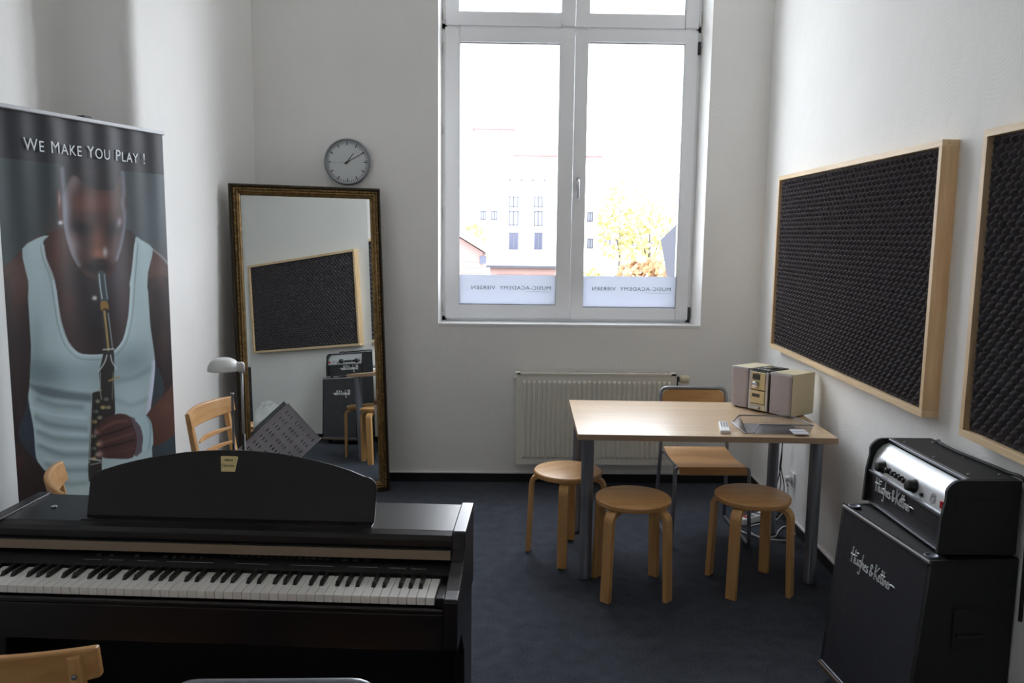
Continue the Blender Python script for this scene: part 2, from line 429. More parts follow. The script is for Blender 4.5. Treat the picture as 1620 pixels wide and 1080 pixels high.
# handle and hinges
hd = MB().box(xm + 0.022, xm + 0.046, FY0 - 0.026, FY0 - 0.016, 1.93, 2.02).obj('window_handle', M['silver'], win, 0.004)
MB().tube([(xm + 0.034, FY0 - 0.026, 2.0), (xm + 0.034, FY0 - 0.05, 2.0), (xm + 0.034, FY0 - 0.055, 1.985), (xm + 0.034, FY0 - 0.055, 1.875)], 0.009, 8).obj('lever', M['silver'], hd)
for (hx, hz) in ((fx0 + 0.014, 2.83), (fx0 + 0.014, 2.32), (fx0 + 0.014, 1.78), (fx0 + 0.014, 1.16), (fx0 + 0.014, 3.04)):
    MB().cyl((hx, FY0 - 0.012, hz - 0.035), (hx, FY0 - 0.012, hz + 0.035), 0.009, 10).obj('hinge', M['whiteplastic'], win)
for (hx, hz, m_) in ((fx1 - 0.014, 1.13, 'gasket'), (fx1 - 0.014, 2.85, 'gasket'), (fx1 - 0.014, 3.03, 'whiteplastic')):
    MB().cyl((hx, FY0 - 0.012, hz - 0.04), (hx, FY0 - 0.012, hz + 0.04), 0.010, 10).obj('hinge', M[m_], win)

# ------------------------------------------------------------------ radiator
rad = thing('radiator', 'cream ribbed panel radiator on the wall below the window', 'radiator', (0.652, YB, 0.155))
RW, RH = 1.03, 0.60
pr = MB(); n_r = 30; xs = []
for i in range(n_r):
    c = -RW / 2 + 0.03 + (i + 0.5) * (RW - 0.06) / n_r; hw = (RW - 0.06) / n_r
    xs += [(c - hw * 0.5, -0.119), (c - hw * 0.32, -0.119), (c - hw * 0.16, -0.131), (c + hw * 0.16, -0.131), (c + hw * 0.32, -0.119)]
xs.append((RW / 2 - 0.03, -0.119))
za, zb = 0.045, RH - 0.05
vs = []; fs = []
rows = [(0.0, 0), (za - 0.006, 0), (za + 0.008, 1), (zb - 0.008, 1), (zb + 0.006, 0), (RH - 0.006, 0)]
xf = [(-RW / 2, -0.119)] + xs + [(RW / 2, -0.119)]
for (z, on) in rows:
    for (x, y) in xf: vs.append((x, y if on else -0.119, z))
k = len(xf)
for i in range(len(rows) - 1):
    for j in range(k - 1): fs.append((i * k + j, i * k + j + 1, (i + 1) * k + j + 1, (i + 1) * k + j))
pr.add(vs, fs)
pr.box(-RW / 2, RW / 2, -0.1185, -0.112, 0, RH - 0.006)
pr.obj('front_panel', M['radiator'], rad)
sd = MB().box(-RW / 2 - 0.003, -RW / 2, -0.12, -0.03, 0.01, RH).box(RW / 2, RW / 2 + 0.003, -0.12, -0.03, 0.01, RH).box(-RW / 2, RW / 2, -0.045, -0.035, 0, RH - 0.01)
sd.obj('side_cover', M['radiator'], rad)
gr = MB()
gr.box(-RW / 2 - 0.008, -RW / 2 + 0.02, -0.125, -0.03, RH - 0.004, RH + 0.006); gr.box(RW / 2 - 0.03, RW / 2 + 0.008, -0.125, -0.03, RH - 0.004, RH + 0.006)
gr.box(-RW / 2, RW / 2, -0.125, -0.113, RH - 0.004, RH + 0.006); gr.box(-RW / 2, RW / 2, -0.04, -0.03, RH - 0.004, RH + 0.006)
for i in range(84):
    x = -RW / 2 + 0.026 + i * (RW - 0.06) / 83
    gr.box(x - 0.002, x + 0.002, -0.113, -0.04, RH - 0.003, RH + 0.002)
gr.obj('top_grille', M['radiator'], rad)
MB().box(-RW / 2 + 0.02, RW / 2 - 0.03, -0.112, -0.046, 0.05, RH - 0.02).obj('inner_shade', M['gasket'], rad)  # plain dark box in place of fins, darkening the slots like shade inside
vl = MB().lathe([(0.008, 0), (0.020, 0.004), (0.026, 0.012), (0.029, 0.045), (0.025, 0.064), (0.006, 0.068)], mx=frame_mx((RW / 2 + 0.028, -0.075, RH - 0.035), (0, 1, 0), (0, 0, 1), (1, 0, 0)), n=18)
vl.obj('thermostat_knob', M['cream'], rad)
MB().box(RW / 2, RW / 2 + 0.03, -0.085, -0.06, RH - 0.05, RH - 0.02).tube([(RW / 2 + 0.018, -0.07, RH - 0.03), (RW / 2 + 0.018, -0.07, RH - 0.12)], 0.007, 8).obj('valve', M['gasket'], rad, 0.001)
MB().tube([(RW / 2 + 0.018, -0.07, RH - 0.12), (RW / 2 + 0.018, -0.07, -0.154)], 0.0055, 8).obj('pipe', M['radiator'], rad)
MB().cyl((-RW / 2 - 0.02, -0.08, RH - 0.035), (-RW / 2 - 0.002, -0.08, RH - 0.035), 0.009, 10).obj('bleed_valve', M['whiteplastic'], rad)
MB().box(-0.40, -0.37, -0.036, -0.001, 0.05, 0.5).obj('bracket', M['radiator'], rad)
MB().box(0.37, 0.40, -0.036, -0.001, 0.05, 0.5).obj('bracket', M['radiator'], rad)

# ------------------------------------------------------------------ clock
ck = thing('wall_clock', 'round silver wall clock with white dial hanging above the gilt mirror', 'clock', (-0.952, YB, 2.085))
CR = 0.145
mxc = frame_mx((0, 0, 0), (1, 0, 0), (0, 0, 1), (0, -1, 0))
MB().lathe([(CR - 0.02, 0.0), (CR, 0.004), (CR, 0.034), (CR - 0.006, 0.040), (CR - 0.012, 0.038), (CR - 0.013, 0.026), (0.001, 0.0259)], mx=mxc, n=64).obj('case', M['tube'], ck)
MB().lathe([(CR - 0.0128, 0.026), (0.001, 0.0275)], mx=mxc, n=64, smooth=False).obj('dial', M['dial'], ck)
tk = MB()
for i in range(60):
    t = 2 * PI * i / 60; big = i % 5 == 0
    l0 = CR - 0.018 - (0.024 if big else 0.011); wd = 0.0028 if big else 0.0016
    mt = mxc @ Matrix.Rotation(t, 4, 'Z')
    tk.box(-wd, wd, l0, CR - 0.017, 0.0275, 0.0282, mx=mt)
tk.obj('minute_marks', M['ink'], ck)
def hand(nm, ang, ln, tail, wd, z, mt_):
    h = MB().prism([(-wd, -tail), (wd, -tail), (wd * 0.5, ln), (-wd * 0.5, ln)], z, z + 0.0012, 'Z', mx=mxc @ Matrix.Rotation(-ang, 4, 'Z'))
    h.obj(nm, M[mt_], ck)
hand('hour_hand', R(36), 0.068, 0.018, 0.0035, 0.0295, 'ink'); hand('minute_hand', R(61), 0.118, 0.022, 0.0028, 0.0312, 'ink')
hand('second_hand', R(265), 0.115, 0.02, 0.0010, 0.0328, 'paleink')
MB().lathe([(0.006, 0.0275), (0.006, 0.036), (0.001, 0.0362)], mx=mxc, n=16).obj('hand_hub', M['ink'], ck)

# ------------------------------------------------------------------ mirror leaning across the corner
yw, ti = R(27.1), R(4.5)
nm_ = Vector((math.sin(yw) * math.cos(ti), -math.cos(yw) * math.cos(ti), math.sin(ti)))
mx_x = Vector((math.cos(yw), math.sin(yw), 0)); mx_y = -nm_; mx_z = mx_x.cross(mx_y)
Bp = Vector((-0.673, 5.168, 0.03)) - mx_z * (0.029 / mx_z.z)
MWID, MHGT = 0.915, 1.925
mir = thing('standing_mirror', 'tall mirror in an ornate gilt frame leaning across the room corner', 'mirror')
mir.matrix_world = frame_mx(Bp - mx_x * (MWID / 2), mx_x, mx_y, mx_z)
# local: x across, y into the wall, z up; front plane y=0
def sweep_frame(prof, name, mat, parent, x0, x1, z0, z1, smooth=False):
    """prof = [(inset, y)] swept round the rectangle with mitred corners"""
    mb = MB(); vs = []
    for (ins, y) in prof:
        vs += [(x0 + ins, y, z0 + ins), (x1 - ins, y, z0 + ins), (x1 - ins, y, z1 - ins), (x0 + ins, y, z1 - ins)]
    fs = []; n = len(prof)
    for i in range(n):
        for j in range(4):
            a = i * 4 + j; b_ = i * 4 + (j + 1) % 4; c = ((i + 1) % n) * 4 + (j + 1) % 4; d = ((i + 1) % n) * 4 + j
            fs.append((a, b_, c, d))
    mb.add(vs, fs, smooth); return mb.obj(name, mat, parent)
hw = MWID / 2
sweep_frame([(0, 0.035), (0, 0.008), (0.006, 0.0), (0.014, 0.0), (0.017, 0.010), (0.017, 0.035)], 'outer_moulding', M['golddark'], mir, -hw, hw, 0.0, MHGT)
sweep_frame([(0.017, 0.034), (0.017, 0.012), (0.022, 0.007), (0.030, 0.006), (0.036, 0.011), (0.038, 0.004), (0.043, 0.001), (0.048, 0.003), (0.051, 0.010), (0.054, 0.009), (0.060, 0.013), (0.066, 0.022), (0.066, 0.034)], 'gilt_frame', M['gold'], mir, -hw, hw, 0.0, MHGT)
bd = MB()
def bead(x, z, vertical):
    vs = []; fs = []; a, b_ = (0.0065, 0.012)
    rot = R(28)
    for i in range(4):
        ph = PI / 2 * i / 3
        for j in range(8):
            t = 2 * PI * j / 8
            u_, v_ = math.cos(t) * math.cos(ph) * a, math.sin(t) * math.cos(ph) * b_
            u2, v2 = u_ * math.cos(rot) - v_ * math.sin(rot), u_ * math.sin(rot) + v_ * math.cos(rot)
            if not vertical: u2, v2 = v2, u2
            vs.append((x + u2, 0.007 - math.sin(ph) * 0.006, z + v2))
    for i in range(3):
        for j in range(8): fs.append((i * 8 + j, i * 8 + (j + 1) % 8, (i + 1) * 8 + (j + 1) % 8, (i + 1) * 8 + j))
    bd.add(vs, fs, True)
k = int(MHGT / 0.026)
for i in range(k):
    z = 0.03 + (MHGT - 0.06) * i / (k - 1)
    bead(-hw + 0.0265, z, True); bead(hw - 0.0265, z, True)
k = int(MWID / 0.026)
for i in range(1, k - 1):
    x = -hw + 0.03 + (MWID - 0.06) * i / (k - 1)
    bead(x, 0.0265, False); bead(x, MHGT - 0.0265, False)
bd.obj('beading', M['gold'], mir)
mg = MB(); gx0, gx1, gz0, gz1, bv = -hw + 0.06, hw - 0.06, 0.06, MHGT - 0.06, 0.022
oq = [(gx0, 0.0225, gz0), (gx1, 0.0225, gz0), (gx1, 0.0225, gz1), (gx0, 0.0225, gz1)]
iq = [(gx0 + bv, 0.0205, gz0 + bv), (gx1 - bv, 0.0205, gz0 + bv), (gx1 - bv, 0.0205, gz1 - bv), (gx0 + bv, 0.0205, gz1 - bv)]
mg.add(oq + iq, [(4, 5, 6, 7)] + [(k_, (k_ + 1) % 4, 4 + (k_ + 1) % 4, 4 + k_) for k_ in range(4)])
mg.obj('mirror_glass', M['mirror'], mir)
box('backing_board', (-hw + 0.018, hw - 0.018, 0.026, 0.034, 0.018, MHGT - 0.018), M['golddark'], mir, 0)

# ------------------------------------------------------------------ acoustic foam panels
PH = 1.01
def foam_mesh(w_, h_, a=0.0235, amp=0.014, sub=6):
    nx = int(w_ / a * sub); nz = int(h_ / a * sub)
    X, Z = np.meshgrid(np.linspace(0, w_, nx + 1), np.linspace(0, h_, nz + 1))
    hgt = np.cos(PI * X / a) * np.cos(PI * Z / a)
    hgt = np.sign(hgt) * np.abs(hgt) ** 0.62
    Yv = 0.042 + amp * hgt
    ed = np.minimum(np.minimum(X, w_ - X), np.minimum(Z, h_ - Z)); mk_ = np.clip(ed / 0.012, 0, 1); mk_ = mk_ * mk_ * (3 - 2 * mk_)
    Yv = Yv * mk_ + 0.040 * (1 - mk_)
    V = np.stack([X.ravel(), Yv.ravel(), Z.ravel()], 1)
    i, j = np.meshgrid(np.arange(nx), np.arange(nz)); b0 = (j * (nx + 1) + i).ravel()
    F = np.stack([b0, b0 + nx + 1, b0 + nx + 2, b0 + 1], 1)
    me = bpy.data.meshes.new('foam'); me.vertices.add(len(V)); me.vertices.foreach_set('co', V.ravel())
    me.loops.add(F.size); me.loops.foreach_set('vertex_index', F.ravel())
    me.polygons.add(len(F)); me.polygons.foreach_set('loop_start', np.arange(len(F)) * 4)
    me.polygons.foreach_set('use_smooth', np.ones(len(F), bool)); me.update(); me.validate(); me.materials.append(M['foam'])
    return me
fm = foam_mesh(1.93 - 0.05, PH - 0.05)
def panel(ynear, width, label):
    t = bpy.data.objects.new('foam_panel', None); COL.objects.link(t)
    t.matrix_world = wall_r(ynear, 0.99)
    tag(t, label, 'acoustic panel', 'pine framed acoustic foam panels on the right wall')
    d = 0.062; tt = 0.024
    MB().box(0, width, 0, d, 0, tt).obj('frame_rail', M['pine'], t, 0.001)
    MB().box(0, width, 0, d, PH - tt, PH).obj('frame_rail', M['pine'], t, 0.001)
    MB().box(0, tt, 0, d, tt, PH - tt).obj('frame_stile', M['pinez'], t, 0.001)
    MB().box(width - tt, width, 0, d, tt, PH - tt).obj('frame_stile', M['pinez'], t, 0.001)
    o = bpy.data.objects.new('foam_mat', fm); COL.objects.link(o); o.parent = t; o.location = (0.025, 0, 0.025)
    if abs(width - 1.93) > 1e-3: o.data = foam_mesh(width - 0.05, PH - 0.05)
    MB().box(tt, width - tt, 0.002, 0.010, tt, PH - tt).obj('back_board', M['pine'], t)
    return t
panel(2.975, 1.93, 'pine framed dark foam panel nearest the window, above the table')
panel(1.04, 1.67, 'pine framed dark foam panel above the amplifier, cut by the right picture edge')

# ------------------------------------------------------------------ table
tb = thing('table', 'rectangular birch topped table with four round grey steel legs', 'table', (0.998, 4.118, 0), R(-2))
TZ = 0.73
t_ = MB(); t_.box(-0.602, 0.602, -0.40, 0.40, TZ - 0.028, TZ)
t_.mi[:] = [1] * 6; t_.mi[5] = 0; t_.mi[4] = 0
t_.obj('tabletop', [M['top'], M['edge']], tb, 0.0015)
for (lx, ly) in ((-0.548, -0.325), (0.53, -0.325), (-0.548, 0.325), (0.53, 0.325)):
    lg = MB().lathe([(0.024, 0.0), (0.031, 0.003), (0.031, 0.02), (0.030, 0.022), (0.030, TZ - 0.034), (0.052, TZ - 0.033), (0.052, TZ - 0.029)], c=(lx, ly, 0), n=28)
    sharpen(lg.obj('leg', M['leggrey'], tb))

# ------------------------------------------------------------------ bentwood stools
def make_stool():
    t = thing('stool', '', 'stool')
    SR, SZ = 0.175, 0.45
    sharpen(MB().lathe([(SR - 0.012, SZ - 0.03), (SR - 0.003, SZ - 0.027), (SR, SZ - 0.018), (SR, SZ - 0.007), (SR - 0.005, SZ - 0.0015), (SR - 0.012, SZ), (0.001, SZ)], n=56).obj('seat', M['beech'], t))
    for k_ in range(4):
        a = PI / 4 + k_ * PI / 2
        # strip profile in (radius, z): horizontal under the seat, bend, straight leg
        th = 0.024; ro, zo = 0.198, SZ - 0.030
        outer = [(0.045, zo)] + [(p[0], p[1]) for p in arc(ro - 0.055, zo - 0.055, 0.055, PI / 2, 0, 8)] + [(ro + 0.014, 0.0)]
        inner = [(ro + 0.014 - th, 0.0)] + [(p[0], p[1]) for p in arc(ro - 0.055, zo - 0.055, 0.055 - th, 0, PI / 2, 8)] + [(0.045, zo - 0.012)]
        mxl = Matrix.Rotation(a, 4, 'Z')
        poly = outer + inner
        MB().prism(poly, -0.024, 0.024, 'Y', mx=mxl).obj('leg', M['beechz'], t, 0.002)
    return t
st = make_stool(); sg = 'bentwood stools around the table'
st.location = (0.375, 4.127, 0); st.rotation_euler.z = R(34)
tag(st, 'round bentwood stool left of the table, in front of the radiator', 'stool', sg)
s2 = copy_tree(st); s2.location = (0.642, 3.695, 0); s2.rotation_euler.z = R(2)
tag(s2, 'round bentwood stool at the front left of the table, beside the left table leg', 'stool', sg)
s3 = copy_tree(st); s3.location = (1.212, 3.74, 0); s3.rotation_euler.z = R(6)
tag(s3, 'round bentwood stool at the front right of the table, before the power strip', 'stool', sg)

# ------------------------------------------------------------------ tubular steel chair
def make_tube_chair():
    t = thing('tubular_chair', '', 'chair')       # faces -Y, back at +Y
    def rnd(pts, rad, n=5):
        P = [Vector(p) for p in pts]; out = [P[0]]
        for i in range(1, len(P) - 1):
            a = (P[i - 1] - P[i]); c = (P[i + 1] - P[i]); d = min(rad, a.length * 0.45, c.length * 0.45)
            p0 = P[i] + a.normalized() * d; p1 = P[i] + c.normalized() * d
            for k in range(n + 1):
                s_ = k / n; out.append(p0 * (1 - s_) ** 2 + P[i] * 2 * s_ * (1 - s_) + p1 * s_ ** 2)
        out.append(P[-1]); return out
    wb = 0.192
    # one bent back hoop running down into the rear uprights
    hoop = [(-0.205, 0.235, 0.012), (-wb, 0.20, 0.44), (-wb, 0.275, 0.77), (wb, 0.275, 0.77), (wb, 0.20, 0.44), (0.205, 0.235, 0.012)]
    MB().tube(rnd(hoop, 0.045), 0.0105, 10).obj('back_hoop', M['tube'], t)
    for s_ in (-1, 1):
        leg = [(s_ * 0.205, 0.235, 0.012), (s_ * 0.21, -0.235, 0.012), (s_ * 0.195, -0.215, 0.425), (s_ * 0.175, -0.19, 0.425), (s_ * 0.17, 0.20, 0.405)]
        MB().tube(rnd(leg, 0.04), 0.0105, 10).obj('leg_frame', M['tube'], t)
    MB().tube([(-wb, 0.20, 0.405), (wb, 0.20, 0.405)], 0.009, 8).obj('crossbar', M['tube'], t)
    # plywood seat: dished across its depth with rolled front edge
    mb = MB(); prof = [(-0.245, 0.400), (-0.243, 0.425), (-0.225, 0.438), (-0.18, 0.436), (-0.05, 0.428), (0.08, 0.430), (0.17, 0.440), (0.185, 0.444)]
    top = prof; bot = [(y, z - 0.010) for (y, z) in reversed(prof)]; bot[-1] = (-0.234, 0.398); bot[-2] = (-0.233, 0.418); bot[-3] = (-0.220, 0.427)
    mb.prism(top + bot, -0.18, 0.18, 'X', smooth=False); mb.obj('seat', M['beech'], t, 0.002)
    # backrest ply inside the hoop
    mb = MB(); pts = []; W_ = 0.182
    out = [(-W_, 0.60), (W_, 0.60), (W_, 0.72)] + [(W_ - 0.045 + 0.045 * math.cos(a), 0.715 + 0.045 * math.sin(a)) for a in (0.3, 0.8, 1.2, PI / 2)] + [(-W_ + 0.045 - 0.045 * math.sin(a), 0.715 + 0.045 * math.cos(a)) for a in (0, 0.4, 0.8, 1.25)] + [(-W_, 0.72)]
    k = 0.075 / 0.33
    vs = [(x, 0.20 + (z - 0.44) * k - 0.004, z) for (x, z) in out] + [(x, 0.20 + (z - 0.44) * k + 0.005, z) for (x, z) in out]; n = len(out)
    mb.add(vs, [tuple(range(n)), tuple(range(2 * n - 1, n - 1, -1))] + [(i, (i + 1) % n, n + (i + 1) % n, n + i) for i in range(n)])
    mb.obj('backrest', M['beech'], t)
    return t
tc = make_tube_chair(); tc.location = (1.150, 4.445, 0)
tag(tc, 'steel tube chair with beech seat pushed under the far side of the table', 'chair', 'steel tube chairs')
tc2 = copy_tree(tc); tc2.location = (-0.432, 1.80, 0); tc2.rotation_euler.z = PI + R(1)
tag(tc2, 'steel tube chair facing the piano, only its top bar showing at the bottom edge', 'chair', 'steel tube chairs')

# ------------------------------------------------------------------ solid wooden chairs
def make_wood_chair():
    t = thing('wooden_chair', '', 'chair')        # faces -Y, back at +Y, top 0.82
    H = 0.82
    def rail(z0, z1, half, bulge, th, yb, name, mat, lean=0.2):
        mb = MB(); n = 14; vs = []
        for i in range(n + 1):
            u_ = -1 + 2 * i / n; x = u_ * half; y = yb + bulge * (1 - u_ * u_)
            taper = 0.010 * u_ * u_
            for (dy, z) in ((-th / 2, z0 + taper), (th / 2, z0 + taper), (th / 2, z1 - taper * 0.6), (-th / 2, z1 - taper * 0.6)):
                vs.append((x, y + dy + (z - z0) * lean, z))
        fs = []
        for i in range(n):
            for j in range(4): fs.append((i * 4 + j, i * 4 + (j + 1) % 4, (i + 1) * 4 + (j + 1) % 4, (i + 1) * 4 + j))
        fs += [(3, 2, 1, 0), tuple(n * 4 + j for j in range(4))]
        mb.add(vs, fs); return mb.obj(name, mat, t, 0.006, seg=3)
    rail(H - 0.088, H, 0.215, 0.045, 0.020, 0.222, 'top_rail', M['beech'])
    rail(0.655, 0.677, 0.165, 0.036, 0.012, 0.208, 'slat', M['beech']); rail(0.585, 0.607, 0.165, 0.034, 0.012, 0.198, 'slat', M['beech'])
    for s_ in (-1, 1):
        mb = MB(); x = s_ * 0.175
        mb.prism([(0.235, 0.0), (0.262, 0.0), (0.212, 0.44), (0.268, H - 0.015), (0.244, H - 0.015), (0.180, 0.44)], x - 0.014, x + 0.014, 'X')
        lg = mb.obj('back_post', M['beechz'], t, 0.005)
        MB().lathe([(0.006, 0), (0.005, 0.002), (0.001, 0.0025)], mx=frame_mx((x, 0.2635, H - 0.06), (1, 0, 0), (0, 0, 1), (0, 1, 0)), n=10).obj('screw', M['tube'], lg)
        MB().prism([(-0.215, 0.0), (-0.185, 0.0), (-0.18, 0.425), (-0.22, 0.425)], s_ * 0.19 - 0.016, s_ * 0.19 + 0.016, 'X').obj('front_leg', M['beechz'], t, 0.005)
        MB().box(s_ * 0.183 - 0.009, s_ * 0.183 + 0.009, -0.19, 0.19, 0.375, 0.42).obj('seat_rail', M['beech'], t, 0.002)
    MB().box(-0.17, 0.17, 0.185, 0.2, 0.375, 0.42).obj('seat_rail', M['beech'], t, 0.002)
    MB().box(-0.18, 0.18, -0.208, -0.19, 0.375, 0.42).obj('seat_rail', M['beech'], t, 0.002)
    MB().prism([(-0.22, -0.235), (0.22, -0.235), (0.205, 0.18), (-0.205, 0.18)], 0.425, 0.447, 'Z').obj('seat', M['beech'], t, 0.008)
    return t
wg = 'beech chairs with curved top rails'
wc = make_wood_chair(); wc.location = (-1.14, 3.90, 0); wc.rotation_euler.z = R(90 - 9)
tag(wc, 'beech chair with curved top rail and two slats beside the lamp and mirror', 'chair', wg)
wc2 = copy_tree(wc); wc2.location = (-1.262, 2.865, 0); wc2.rotation_euler.z = R(118.6)
tag(wc2, 'beech chair whose rail end shows between the banner and the piano', 'chair', wg)
wc3 = copy_tree(wc); wc3.location = (-1.03, 1.815, 0); wc3.rotation_euler.z = R(180 + 4)
tag(wc3, 'beech chair facing the piano keys at the bottom left corner', 'chair', wg)

# ------------------------------------------------------------------ digital piano
pa = R(-3.5)
pi_ = thing('digital_piano', 'dark rosewood digital piano with open keyboard and arched music rest', 'piano', (-0.734, 2.456, 0), pa)
PW = 0.672
cheek = [(-0.002, 0.60), (-0.002, 0.843), (-0.246, 0.843), (-0.256, 0.838), (-0.262, 0.80), (-0.285, 0.775), (-0.335, 0.757), (-0.40, 0.742), (-0.447, 0.738), (-0.452, 0.730), (-0.452, 0.605), (-0.44, 0.60)]
for s_ in (-1, 1):
    xa, xb = (PW - 0.036, PW) if s_ > 0 else (-PW, -PW + 0.036)
    MB().prism(cheek, xa, xb, 'X').obj('side_cheek', M['piano'], pi_, 0.003)
    MB().prism([(-0.03, 0.0), (-0.03, 0.60), (-0.33, 0.60), (-0.25, 0.50), (-0.25, 0.0)], xa + 0.004 * s_ - (0.004 if s_ < 0 else 0) * 0, xb - 0.002, 'X').obj('side_panel', M['piano'], pi_, 0.003)
    MB().box(xa - 0.004, xb + 0.004, -0.40, 0.0, 0.0, 0.04).obj('foot', M['piano'], pi_, 0.006)
ix = PW - 0.036
MB().box(-ix, ix, -0.226, -0.002, 0.818, 0.836).obj('top_lid', M['piano'], pi_, 0.002)
MB().prism([(-0.226, 0.836), (-0.226, 0.800), (-0.262, 0.800), (-0.262, 0.822), (-0.250, 0.831)], -ix, ix, 'X').obj('front_fascia', M['piano'], pi_, 0.002)
MB().box(-ix, ix, -0.250, -0.232, 0.795, 0.806).obj('fallboard', M['pianomatt'], pi_, 0.001)
MB().prism([(-0.272, 0.797), (-0.276, 0.797), (-0.278, 0.772), (-0.274, 0.772)], -ix + 0.002, ix - 0.002, 'X').obj('fallboard_strip', M['strip'], pi_)
MB().box(-ix, ix, -0.274, -0.232, 0.794, 0.800).obj('fallboard', M['pianomatt'], pi_, 0.001)
MB().prism([(-0.24, 0.772), (-0.24, 0.70), (-0.318, 0.70), (-0.318, 0.746), (-0.314, 0.749)], -ix, ix, 'X').obj('control_panel', M['pianomatt'], pi_)
# control panel slope runs from (-0.24,.772) to (-0.314,.749)
sl_v = Vector((0, -0.074, -0.023)); sl_n = Vector((0, -0.023, 0.074)).normalized()
def onslope(x, s01): return Vector((x, -0.24 - 0.074 * s01, 0.772 - 0.023 * s01))
mcp = lambda x, s01: frame_mx(onslope(x, s01) + sl_n * 0.0002, (1, 0, 0), -sl_v.normalized(), sl_n)
cpb = MB()
for (x, wd) in [(-0.335 + 0.0, 0.012), (-0.30, 0.008), (-0.23, 0.012), (-0.15, 0.010), (-0.125, 0.006), (-0.1, 0.006), (-0.075, 0.006), (-0.05, 0.006)]:
    cpb.box(-wd / 2, wd / 2, -0.004, 0.004, 0, 0.003, mx=mcp(x, 0.55))
for i in range(15): cpb.box(-0.006, 0.006, -0.004, 0.004, 0, 0.003, mx=mcp(0.03 + i * 0.019, 0.4))
for i in range(3): cpb.box(-0.008, 0.008, -0.005, 0.005, 0, 0.003, mx=mcp(0.345 + i * 0.03, 0.42))
cpb.obj('control_buttons', M['leggrey'] if False else plain('button_dark', (58, 56, 58), 0.4), pi_)
cpr = MB(); cpr.box(-0.0022, 0.0022, -0.0016, 0.0016, 0, 0.002, mx=mcp(-0.013, 0.6))
cpr.obj('record_button', plain('dim_red', (96, 24, 26), 0.5), pi_)
cpt = MB()
for (x, l_) in [(-0.37, 0.05), (-0.30, 0.04), (-0.22, 0.05), (-0.14, 0.08), (-0.06, 0.05), (0.05, 0.09), (0.2, 0.12), (0.36, 0.08)]:
    cpt.box(0, l_, -0.0006, 0.0006, 0, 0.0003, mx=mcp(x, 0.78))
cpt.obj('panel_print', M['paleink'], pi_)
text('lettering', 'YAMAHA', 0.0085, M['paleink'], pi_, mcp(0.470, 0.82), 1.3, 0.0001, 1.05)
text('lettering', 'Clavinova', 0.0095, M['paleink'], pi_, mcp(0.530, 0.82), 1.1, 0.0001)
# key bed, key slip, key blocks
MB().box(-ix, ix, -0.452, -0.012, 0.602, 0.700).obj('key_bed', M['piano'], pi_, 0.003)
MB().box(-ix, ix, -0.452, -0.438, 0.700, 0.712).obj('key_slip', M['piano'], pi_, 0.003)
for s_ in (-1, 1):
    xa, xb = (0.6145, ix) if s_ > 0 else (-ix, -0.6145)
    MB().box(xa, xb, -0.438, -0.318, 0.700, 0.737).obj('key_block', M['piano'], pi_, 0.002)
MB().box(-ix, ix, -0.06, -0.045, 0.06, 0.602).obj('back_panel', M['pianomatt'], pi_, 0.002)
MB().box(-ix, ix, -0.03, -0.012, 0.70, 0.818).obj('rear_panel', M['piano'], pi_, 0.002)
MB().box(-ix, ix, -0.30, -0.06, 0.05, 0.075).obj('stretcher', M['pianomatt'], pi_, 0.002)
kw = 0.02356; kx0 = -26 * kw
pattern = [0, 1, 3, 4, 5]    # C D F G A carry a black key to their right
names = ['A', 'B', 'C', 'D', 'E', 'F', 'G']
for i in range(52):
    xa = kx0 + i * kw
    k_ = MB().box(xa + 0.0006, xa + kw - 0.0006, -0.434, -0.27, 0.716, 0.7362)
    k_.obj('white_key', M['ivory'], pi_, 0.0012)
for i in range(51):
    nmk = names[i % 7]
    if nmk in 'CDFGA':
        off = {'C': -0.0022, 'D': 0.0022, 'F': -0.003, 'G': 0, 'A': 0.003}[nmk]
        xc = kx0 + (i + 1) * kw + off
        vs = [(xc - 0.0055, -0.384, 0.7362), (xc + 0.0055, -0.384, 0.7362), (xc + 0.0055, -0.27, 0.7362), (xc - 0.0055, -0.27, 0.7362),
              (xc - 0.0043, -0.374, 0.7475), (xc + 0.0043, -0.374, 0.7475), (xc + 0.0043, -0.27, 0.7475), (xc - 0.0043, -0.27, 0.7475)]
        MB().add(vs, [(0, 1, 5, 4), (1, 2, 6, 5), (2, 3, 7, 6), (3, 0, 4, 7), (4, 5, 6, 7), (3, 2, 1, 0)]).obj('black_key', M['ebony'], pi_, 0.0008)
# music rest, leaning back
rx = -0.005; rl = R(18)
rmx = frame_mx((rx, -0.192, 0.838), (1, 0, 0), (0, math.cos(rl), -math.sin(rl)), (0, math.sin(rl), math.cos(rl)))
hwR = 0.413; out = [(-hwR, 0.0), (hwR, 0.0), (hwR + 0.002, 0.095)]
for i in range(1, 6): out.append((hwR + 0.002 - 0.035 * (1 - math.cos(i * PI / 10)), 0.095 + 0.035 * math.sin(i * PI / 10)))
for i in range(1, 16):
    u_ = 1 - 2 * i / 16; out.append((u_ * (hwR - 0.03), 0.132 + (0.196 - 0.132) * (1 - abs(u_) ** 2.0)))
for i in range(4, -1, -1): out.append((-(hwR + 0.002 - 0.035 * (1 - math.cos(i * PI / 10))), 0.095 + 0.035 * math.sin(i * PI / 10)))
rest = MB().prism(out, 0.0, 0.014, 'Y').obj('music_rest', M['piano'], pi_, 0.0035, mx=rmx)
pm = frame_mx((-0.012, -0.0006, 0.0), (1, 0, 0), (0, 0, 1), (0, -1, 0))
pl_ = MB().prism([(-0.022, 0.134), (0.018, 0.134), (0.024, 0.176), (0.019, 0.178), (-0.022, 0.178), (-0.027, 0.176)], 0, 0.0018, 'Z', mx=pm).obj('name_plate', M['plate'], rest, 0.0005)
